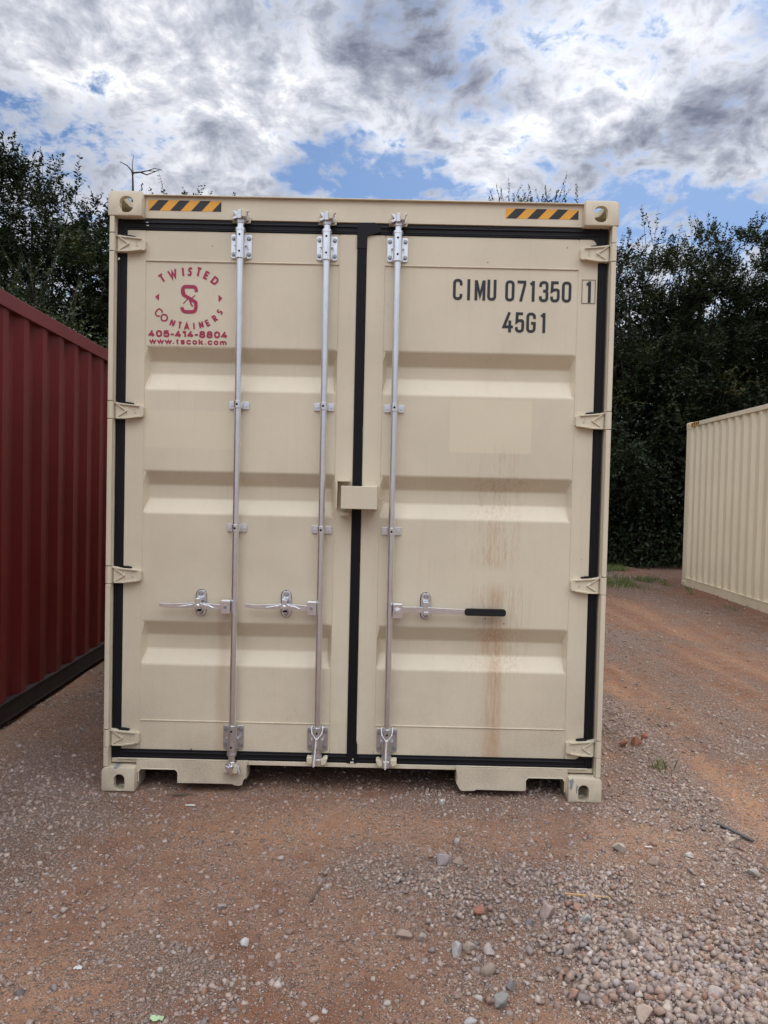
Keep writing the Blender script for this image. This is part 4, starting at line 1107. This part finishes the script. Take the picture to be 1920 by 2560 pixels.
def rock(x_, y_, wd, ht, c, label, cat='rock', seed=0, name='rock', parts_=1):
    bv, bf = ico(3); rn = np.random.default_rng(seed + 100)
    V = bv.copy()
    for _ in range(11):                       # slice flats off a ball : a crushed stone
        n_ = rn.normal(size=3); n_ /= np.linalg.norm(n_); d_ = rn.uniform(.38, .74)
        k = V @ n_; V = V - np.clip(k - d_, 0, None)[:, None] * n_
    lo, hi = V.min(0), V.max(0); V = (V - (lo + hi) / 2) / (hi - lo) * 2
    V = V * np.array([wd / 2, wd * rn.uniform(.36, .46), ht * .62])
    a = rn.uniform(-.4, .4); V[:, 0], V[:, 2] = V[:, 0] * math.cos(a) - V[:, 2] * math.sin(a) * .5, V[:, 2] + V[:, 0] * math.sin(a) * .25
    me = fastmesh(name, V, bf, M_stone, False, 3)
    at = me.attributes.new('Col', 'FLOAT_COLOR', 'POINT'); at.data.foreach_set('color', np.tile(np.array([*c, 1], np.float32), len(V)))
    o = bpy.data.objects.new(name, me); col.objects.link(o)
    zg = float(height(np.array([x_]), np.array([y_]))[0])
    o.location = (x_, y_, zg + ht * .34 + (.004 if x_ > .7 and y_ < -.9 else 0))
    tag(o, label, cat, 'larger stones lying loose on the ground'); return o
ROCKS = [
 (1.15, -.47, .053, .040, (.42, .37, .31), 'pale rounded stone lying alone in front of the right foot of the beige container'),
 (.40, -.61, .062, .048, (.34, .29, .28), 'purplish grey angular rock, left one of the touching pair below the fork pocket plate'),
 (.46, -.605, .048, .031, (.30, .23, .18), 'brown stone touching the right side of the purplish grey angular rock'),
 (.44, -.06, .033, .027, (.50, .46, .42), 'small white chip of rock just in front of the dark gap under the container'),
 (.47, -.46, .025, .033, (.36, .32, .29), 'small upright grey stone between the container and the purplish rock'),
 (1.26, -.57, .048, .034, (.35, .26, .20), 'flat tan rock to the right of and below the lone pale stone'),
 (1.43, -.51, .036, .023, (.50, .47, .42), 'small pale oval stone on bare dirt, left of the black strip'),
 (1.66, -.385, .045, .030, (.40, .31, .24), 'smooth tan stone resting against the underside of the black strip'),
 (1.62, -.66, .052, .036, (.43, .39, .34), 'pale block of rock near the right edge, below the black strip'),
 (.50, -.96, .042, .036, (.32, .14, .09), 'brick red rock with a pale top, the reddest in the gravel'),
 (.74, -.97, .052, .045, (.40, .31, .27), 'large pinkish grey rock left of the end of the wooden stick'),
 (.67, -1.01, .040, .026, (.17, .165, .165), 'dark slate grey stone just left of and below the large pinkish rock'),
 (.85, -.945, .032, .030, (.38, .22, .15), 'orange brown stone just under the middle of the wooden stick'),
 (.23, -1.09, .058, .026, (.33, .25, .19), 'long flat tan stone left of the gravel, lying crosswise'),
 (.29, -1.115, .030, .029, (.36, .29, .24), 'round tan stone at the right end of the long flat tan stone'),
 (.40, -1.18, .032, .046, (.44, .43, .40), 'whitish upright stone at the left end of the row of larger rocks'),
 (.445, -1.155, .048, .031, (.40, .33, .26), 'tan rock immediately right of the whitish upright stone'),
 (.505, -1.175, .037, .035, (.43, .37, .33), 'pale pinkish rock at the right end of the row above the brown rock'),
 (.49, -1.26, .055, .035, (.30, .23, .18), 'broad brown rock in the middle of the line of rocks running to the bottom'),
 (.55, -1.33, .032, .033, (.24, .22, .21), 'dark grey stone directly below right of the broad brown rock'),
 (.51, -1.41, .048, .034, (.25, .25, .23), 'dark greenish grey rock low down, last of the line of rocks'),
 (.73, -1.37, .030, .030, (.40, .25, .18), 'orange tan stone standing at the left fringe of the gravel heap'),
 (1.14, -1.39, .062, .034, (.42, .35, .31), 'wide pale pink slab of rock in the bottom right of the gravel heap'),
 (.41, -1.48, .038, .020, (.44, .42, .40), 'pale flat stone at the very bottom edge of the picture'),
 (.86, -1.01, .043, .033, (.36, .37, .34), 'pale greenish grey stone below the orange brown stone, at the top of the heap'),
 (.76, -1.18, .034, .036, (.40, .32, .27), 'tan upright block on the left edge of the gravel heap'),
 (.99, -1.13, .054, .044, (.38, .29, .23), 'biggest tan rock in the upper middle of the gravel heap'),
 (.91, -1.45, .052, .032, (.40, .31, .24), 'tan rock at the bottom edge, under the middle of the gravel heap'),
 (-.41, -.95, .032, .020, (.33, .29, .26), 'grey stone sitting in a small hollow in the bare dirt'),
 (-.41, -1.05, .022, .019, (.42, .29, .22), 'small pink stone just below the grey stone in the hollow'),
 (-.29, -1.16, .030, .026, (.50, .48, .44), 'small whitish stone on the bare dirt, middle of the foreground'),
 (-.15, -1.09, .025, .021, (.27, .18, .13), 'small brown stone right of the small whitish stone'),
 (-.90, -1.40, .027, .017, (.13, .12, .115), 'small dark stone at the lower left of the picture'),
 (-.52, -1.30, .020, .018, (.42, .38, .33), 'small round pale stone beside the little gravel patch at lower left centre'),
 (-.31, -1.34, .023, .018, (.42, .35, .29), 'small tan stone between the little gravel patch and the long tan stone'),
 (1.58, .78, .050, .040, (.24, .085, .05), 'left lump of red clay in the group beside the tyre track'),
 (1.655, .77, .060, .050, (.30, .12, .07), 'largest lump of red clay in the group, middle one of three'),
 (1.73, .86, .045, .040, (.26, .095, .06), 'right lump of red clay in the group, furthest back'),
]
for i, r0 in enumerate(ROCKS): rock(*r0, seed=i, cat='clay lump' if 'clay' in r0[5] else 'stone', name='clay_lump' if 'clay' in r0[5] else 'stone')

def gh(x_, y_): return float(height(np.array([x_]), np.array([y_]))[0])
def stick(name, p, q, hw, th, mat, label, cat, lift=.006):
    a = Vector((*p, gh(*p) + lift)); b = Vector((*q, gh(*q) + lift)); d_ = (b - a).normalized(); s_ = d_.cross(Vector((0, 0, 1))).normalized() * hw
    u = Vector((0, 0, th)); n = 8; v = []; f = []
    rn = random.Random(name)
    for i in range(n + 1):
        c_ = a.lerp(b, i / n) + Vector((0, 0, rn.uniform(-.0008, .0008))); k = 1 + rn.uniform(-.12, .12)
        v += [c_ - s_ * k, c_ + s_ * k, c_ + s_ * k + u, c_ - s_ * k + u]
    for i in range(n):
        for k in range(4): f.append((i * 4 + k, i * 4 + (k + 1) % 4, i * 4 + 4 + (k + 1) % 4, i * 4 + 4 + k))
    f += [(3, 2, 1, 0), (n * 4, n * 4 + 1, n * 4 + 2, n * 4 + 3)]
    o = MB().add(v, f).obj(name, mat, None); tag(o, label, cat); return o
stick('wooden_stick', (.83, -.85), (.985, -.872), .0040, .005, M_wood, 'thin strip of bare light wood lying on the gravel', 'stick', .010)
stick('black_strip', (1.68, -.225), (1.765, -.375), .008, .006, M_strip, 'dark grey flat strip lying on the dirt at the right edge', 'strip')
stick('pale_splinter', (1.27, -.445), (1.302, -.445), .003, .003, M_scrapw, 'short pale splinter right of the lone pale stone', 'splinter')
stick('dark_splinter', (-.075, -.80), (-.10, -.905), .004, .003, M_twig, 'dark flat splinter of bark on the dirt in mid foreground', 'splinter')
stick('twig', (.975, -.80), (1.02, -.92), .0018, .003, M_twig, 'thin dark twig lying just right of the wooden stick', 'twig', .012)
stick('twig', (1.07, -.83), (1.04, -.93), .0015, .003, M_twig, 'very thin brown twig right of the darker twig', 'twig', .012)
def scrap(name, x_, y_, wd, ln, mat, label, seed):
    rn = random.Random(seed); mb = MB(); n = 7; z0 = gh(x_, y_) + .005
    top = [(x_ - wd / 2 + wd * i / n, y_ + ln * (.25 + .25 * rn.random()), z0 + .004 * rn.random()) for i in range(n + 1)]
    bot = [(x_ - wd / 2 + wd * i / n, y_ - ln * (.2 + .3 * rn.random()), z0 + .003 * rn.random()) for i in range(n + 1)]
    v = top + bot + [(p[0], p[1], p[2] - .0012) for p in top + bot]; m = n + 1; f = []
    for i in range(n): f += [(i, i + 1, m + i + 1, m + i), (2 * m + i, 3 * m + i, 3 * m + i + 1, 2 * m + i + 1), (m + i, m + i + 1, 3 * m + i + 1, 3 * m + i), (i + 1, i, 2 * m + i, 2 * m + i + 1)]
    f += [(0, m, 3 * m, 2 * m), (n, 2 * m + n, 3 * m + n, m + n)]
    o = mb.add(v, f).obj(name, mat); tag(o, label, 'scrap'); return o
scrap('paper_scrap', -.78, -1.28, .024, .020, M_scrapw, 'small white scrap lying on bare dirt at lower left', 4)
scrap('leaf_scrap', -.47, -1.49, .038, .022, M_scrapg, 'pale green torn scrap at the bottom edge left of centre', 5)
scrap('feather', -.75, -.12, .045, .014, M_scrapw, 'slim white feather like scrap on the dirt in front of the left door', 6)
tw = MB(); rn = random.Random(5)
for i in range(16):
    cx, cy = -.83 + rn.gauss(0, .028), -.005 + rn.gauss(0, .010); a_ = rn.uniform(-.5, .5); l_ = rn.uniform(.012, .032); zz_ = gh(cx, cy) + rn.uniform(.002, .008)
    tw.tube([(cx - l_ * math.cos(a_), cy - l_ * math.sin(a_) * .5, zz_), (cx, cy, zz_ + .003), (cx + l_ * math.cos(a_), cy + l_ * math.sin(a_) * .5, zz_)], [.0015, .002, .001], 5)
tag(tw.obj('twig_bundle', M_twig), 'little clump of dry twigs and straw at the mouth of the left fork pocket', 'twig')

# ------------------------------------------------------------------ grass and weeds
def blades(pts, hmin, hmax, wd, seed, tintlo=0, tinthi=1):
    rn = np.random.default_rng(seed); N = len(pts); h_ = rn.uniform(hmin, hmax, N); a = rn.uniform(0, 6.283, N); b = rn.uniform(0, 6.283, N)
    s_ = np.stack([np.cos(a), np.sin(a), np.zeros(N)], 1) * wd; l_ = np.stack([np.cos(b), np.sin(b), np.zeros(N)], 1) * (h_ * rn.uniform(.1, .6, N))[:, None]
    up = np.stack([np.zeros(N), np.zeros(N), h_], 1)
    V = np.stack([pts - s_, pts + s_, pts + s_ * .7 + up * .6 + l_ * .35, pts + up + l_], 1).reshape(-1, 3)
    F = np.arange(N * 4).reshape(N, 4); t_ = np.repeat(rn.uniform(tintlo, tinthi, N), 4)
    return V, F, t_
def leafobj(name, V, F, t_, mat, parent=None):
    me = fastmesh(name, V, F, mat, False, 4); at = me.attributes.new('tint', 'FLOAT', 'POINT'); at.data.foreach_set('value', t_.astype(np.float32))
    o = bpy.data.objects.new(name, me); col.objects.link(o)
    if parent: o.parent = parent
    return o
rn = np.random.default_rng(5); c = np.stack([rn.uniform(1.3, 5.3, 90000), rn.uniform(7.8, 13.5, 90000)], 1)
n_ = fbm(c[:, 0] * 1.6, c[:, 1] * .9, 44, 4)
den = np.clip(sstep(c[:, 1], 11.0, 12.2) * .9 + 1.0 * gs(c[:, 0], c[:, 1], 4.2, 9.9, .75, .75) + .8 * gs(c[:, 0], c[:, 1], 3.3, 11.2, 1.0, .5), 0, 1) * sstep(n_, .40, .56)
c = c[rn.random(len(c)) < den]; pts = np.stack([c[:, 0], c[:, 1], height(c[:, 0], c[:, 1]) - .005], 1)
go2 = leafobj('grass', *blades(pts, .03, .12, .004, 6), M_grass); tag(go2, 'thin patchy green grass on the dirt in front of the trees', 'grass', kind='stuff')
def weed(x_, y_, n, r_, h_, label, seed):
    rn = np.random.default_rng(seed); p_ = np.stack([rn.normal(x_, r_, n), rn.normal(y_, r_, n)], 1); p_ = np.stack([p_[:, 0], p_[:, 1], height(p_[:, 0], p_[:, 1]) - .003], 1)
    o = leafobj('weed', *blades(p_, h_ * .35, h_, .003, seed), M_grass); tag(o, label, 'weed', 'small weeds growing in the dirt'); return o
weed(1.67, .42, 34, .035, .07, 'small sparse weed growing in the dirt right of the right container foot', 3)
weed(5.12, 8.2, 14, .03, .17, 'taller weed at the foot of the cream container', 4)
weed(5.02, 6.6, 22, .04, .12, 'low weed at the foot of the cream container, nearer the camera', 8)
weed(1.50, 1.02, 30, .03, .05, 'tiny weed in the gravel strip beside the beige container', 9)

# ================================================================== TREES
def tree_data(seed, H, Rr, nclump=150, ntw=30, nleaf=24, leaf=.098, zlow=.03, shoots=46, slim=1.0):
    rn = np.random.default_rng(seed)
    cz, hz = H * (.5 + zlow / 2), H * (.5 - zlow / 2) * .93
    d = rn.normal(size=(nclump, 3)); d /= np.linalg.norm(d, axis=1)[:, None]
    fr = rn.uniform(.30, 1.0, nclump) ** .55
    # wider in the middle, uneven outline
    cl_ = d * fr[:, None] * np.array([Rr, Rr, hz]); cl_[:, 0] += .25 * Rr * np.sin(cl_[:, 2] * 1.4 + seed); cl_[:, 2] += cz
    cr = rn.uniform(.36, .72, nclump) * (Rr / 2) ** .5
    outw = cl_ - np.array([0, 0, cz]); outw /= (np.linalg.norm(outw, axis=1)[:, None] + 1e-6)
    N = nclump * ntw; ci = np.repeat(np.arange(nclump), ntw)
    g_ = rn.normal(size=(N, 3)); g_ /= np.linalg.norm(g_, axis=1)[:, None]; st = cl_[ci] + g_ * (cr[ci] * rn.random(N) ** .4 * .75)[:, None] * np.array([1, 1, .7])
    dr = outw[ci] * .55 + rn.normal(size=(N, 3)) * .55 + np.array([0, 0, .30]); dr /= np.linalg.norm(dr, axis=1)[:, None]
    ln = rn.uniform(.25, .60, N)
    tt = rn.normal(.38, .24, nclump)[ci] + rn.normal(0, .06, N)
    # long shoots out of the top
    th_ = rn.uniform(0, 6.283, shoots); rad = rn.random(shoots) ** .5 * .85
    sx = Rr * rad * np.cos(th_); sy = Rr * rad * np.sin(th_); sz = cz + hz * np.sqrt(1 - rad ** 2) * .93
    S0 = np.stack([sx, sy, sz], 1) + rn.normal(size=(shoots, 3)) * .15
    S0[:, 0] += .25 * Rr * np.sin(S0[:, 2] * 1.4 + seed)
    Sd = np.stack([sx * .22, sy * .22, np.ones(shoots) * .8], 1) + rn.normal(size=(shoots, 3)) * .25; Sd /= np.linalg.norm(Sd, axis=1)[:, None]
    Sl = rn.uniform(.3, .75, shoots)
    st = np.concatenate([st, S0]); dr = np.concatenate([dr, Sd]); ln = np.concatenate([ln, Sl]); tt = np.concatenate([tt, rn.uniform(.2, .6, shoots)])
    M = len(st)
    u = (np.arange(nleaf) + .5) / nleaf
    pos = st[:, None] + dr[:, None] * (ln[:, None] * u[None])[..., None]; pos[..., 2] -= (ln[:, None] * u[None]) ** 2 * .25
    side = np.cross(dr, np.array([0, 0, 1.])); side /= (np.linalg.norm(side, axis=1)[:, None] + 1e-6)
    sg = np.where(np.arange(nleaf) % 2 == 0, 1, -1)
    ld = dr[:, None] * .6 + side[:, None] * sg[None, :, None] * .8 + rn.normal(size=(M, nleaf, 3)) * .35 + np.array([0, 0, -.15]); ld /= np.linalg.norm(ld, axis=2)[..., None]
    nrm = np.array([0, 0, 1.]) + rn.normal(size=(M, nleaf, 3)) * .55
    wv = np.cross(ld, nrm); wv /= (np.linalg.norm(wv, axis=2)[..., None] + 1e-6)
    L_ = leaf * rn.uniform(.6, 1.15, (M, nleaf)) * (1 - .25 * u[None]); L_ = L_[..., None]
    V = np.stack([pos, pos + ld * L_ * .45 + wv * L_ * .25, pos + ld * L_, pos + ld * L_ * .45 - wv * L_ * .25], 2).reshape(-1, 3)
    F = np.arange(M * nleaf * 4).reshape(-1, 4); T = np.repeat(np.clip(tt[:, None] + rn.normal(0, .12, (M, nleaf)), 0, 1).ravel(), 4)
    # trunk, limbs and shoots
    mb = MB(); R3 = random.Random(seed)
    mb.tube([(0, 0, -.1), (.04, .02, H * .12), (-.05, .03, H * .32), (.05, -.04, H * .55), (.0, .02, H * .8)], [H * .022, H * .018, H * .014, H * .009, .02], 8)
    for i in range(0, nclump, 3):
        e = Vector(cl_[i]); z0 = max(.5, min(H * .7, e.z * .55)); s0 = Vector((0, 0, z0)); md = s0.lerp(e, .5) + Vector((R3.uniform(-.2, .2), R3.uniform(-.2, .2), -.1))
        mb.tube([s0, md, e], [.035, .022, .008], 5)
    for i in range(shoots):
        mb.tube([S0[i] - Sd[i] * .5, S0[i], S0[i] + Sd[i] * Sl[i]], [.007, .005, .002], 4)
    return V, F, T, mb
PROT = {}
def proto(key, *a, **k):
    if key not in PROT:
        V, F, T, mb = tree_data(*a, **k)
        me = fastmesh('crown', V, F, M_leaf, False, 4); at = me.attributes.new('tint', 'FLOAT', 'POINT'); at.data.foreach_set('value', T.astype(np.float32))
        mt = bpy.data.meshes.new('trunk'); mt.from_pydata(mb.v, [], mb.f); mt.materials.append(M_bark); mt.polygons.foreach_set('use_smooth', [True] * len(mt.polygons))
        PROT[key] = (me, mt)
    return PROT[key]
def tree(key, loc, rz, sc, label, name='broadleaf_tree', cat='tree', light=False, group='trees standing in a row behind the containers'):
    me, mt = PROT[key]
    r_ = thing(name, label, cat, loc, rz, group); r_.scale = sc
    c_ = bpy.data.objects.new('crown', me); col.objects.link(c_); c_.parent = r_
    if light:
        c_.material_slots[0].link = 'OBJECT'; c_.material_slots[0].material = M_leaf2
    t_ = bpy.data.objects.new('trunk', mt); col.objects.link(t_); t_.parent = r_
    return r_
proto('a', 101, 8.9, 2.2)
proto('b', 202, 8.4, 2.4, nclump=165)
proto('c', 303, 8.8, 1.9, nclump=140, shoots=60)
proto('s', 404, 4.6, 1.5, nclump=100, ntw=26, leaf=.072, shoots=34)
TREES = [
 ('a', (-7.25, 11.4, -.05), .3, (1, 1, .965), 'tall dark tree at the left edge above the red container'),
 ('c', (-5.65, 12.9, -.05), 1.4, (1, 1, .92), 'tall tree touching the top left corner of the beige container'),
 ('b', (-9.8, 13.5, -.05), 2.2, (1, 1, .92), 'dark tree half cut off by the left edge, behind the first one'),
 ('c', (-5.35, 15.8, -.05), 3.3, (1, 1, 1.10), 'tree whose leafy tip just shows over the left hazard stripe'),
 ('a', (2.9, 15.3, -.05), 4.0, (.55, .55, 1.085), 'tree whose bushy tip shows over the container roof left of the right hazard stripe'),
 ('c', (4.15, 15.4, -.05), 5.0, (.7, .7, 1.11), 'thin topped tree showing over the roof above the right hazard stripe'),
 ('b', (5.75, 13.6, -.05), .9, (.85, .9, .945), 'dark tree directly right of the beige container'),
 ('a', (7.55, 13.9, -.05), 2.5, (.9, .9, .925), 'broad dark tree with the highest top, in the middle of the right row'),
 ('c', (9.6, 14.4, -.05), 1.9, (1, 1, .90), 'tree at the right edge, behind the cream container'),
]
for k_, loc, rz, sc_, lab in TREES: tree(k_, loc, rz, sc_, lab)
tree('s', (-5.95, 7.6, -.03), .6, (1.1, 1.1, 1.06), 'light green young tree just over the roof of the red container, left edge', 'young_tree', 'tree', True, 'young trees behind the red container')
tree('s', (-4.35, 9.2, -.03), 2.6, (.9, .9, .90), 'light green young tree between the red and beige containers', 'young_tree', 'tree', True, 'young trees behind the red container')
# dark thicket under and behind the row
rn = np.random.default_rng(77)
def thicket(N, x0, x1, y0, y1, zmax, leaf, pw=.85):
    P_ = np.stack([rn.uniform(x0, x1, N), rn.uniform(y0, y1, N), np.zeros(N)], 1)
    top = zmax * (.2 + 1.3 * fbm(P_[:, 0] * .9, P_[:, 1] * .9, 8, 4)); top = np.minimum(top, 6.6); P_[:, 2] = rn.random(N) ** pw * top
    d_ = rn.normal(size=(N, 3)); d_ /= np.linalg.norm(d_, axis=1)[:, None]; w_ = np.cross(d_, rn.normal(size=(N, 3))); w_ /= np.linalg.norm(w_, axis=1)[:, None]
    L_ = leaf * rn.uniform(.6, 1.3, (N, 1))
    return np.stack([P_, P_ + d_ * L_ * .5 + w_ * L_ * .28, P_ + d_ * L_, P_ + d_ * L_ * .5 - w_ * L_ * .28], 1).reshape(-1, 3)
Vt = np.concatenate([thicket(120000, -15, 15, 15.0, 18.5, 7.4, .20), thicket(60000, 1.4, 10, 12.3, 14.6, 4.2, .10, 1.5)])
th_o = leafobj('undergrowth', Vt, np.arange(len(Vt)).reshape(-1, 4), np.repeat(rn.uniform(0, .7, len(Vt) // 4), 4), M_leaf)
tag(th_o, 'dense dark undergrowth and branches massed behind and beneath the trees', 'undergrowth', kind='stuff')
# bare dead branch over the left casting
db = MB()
def br(pts, r0, r1):
    n = len(pts); db.tube(pts, [r0 + (r1 - r0) * i / (n - 1) for i in range(n)], 6)
DY = 14.2
def dp(px, py): # offsets in metres around the branch root
    return (-6.20 + px * .62, DY, 9.05 + py * .5)
br([dp(.0, -2.2), dp(.02, -.6), dp(0, 0), dp(-.05, .22), dp(-.22, .45), dp(-.5, .62)], .03, .008)
br([dp(0, .02), dp(.02, .10), dp(.3, .14), dp(.6, .22), dp(.9, .20)], .03, .008)
br([dp(.3, .14), dp(.55, .02), dp(.8, .14), dp(1.1, .30)], .018, .006)
br([dp(.02, .10), dp(-.02, .5), dp(.03, .95)], .014, .006)
br([dp(.6, .22), dp(.85, .34), dp(1.15, .26)], .012, .005)
dead = db.obj('bare_tree', M_bark, None, smooth=True); tag(dead, 'bare dead branches sticking up just above the top left corner casting', 'dead tree')
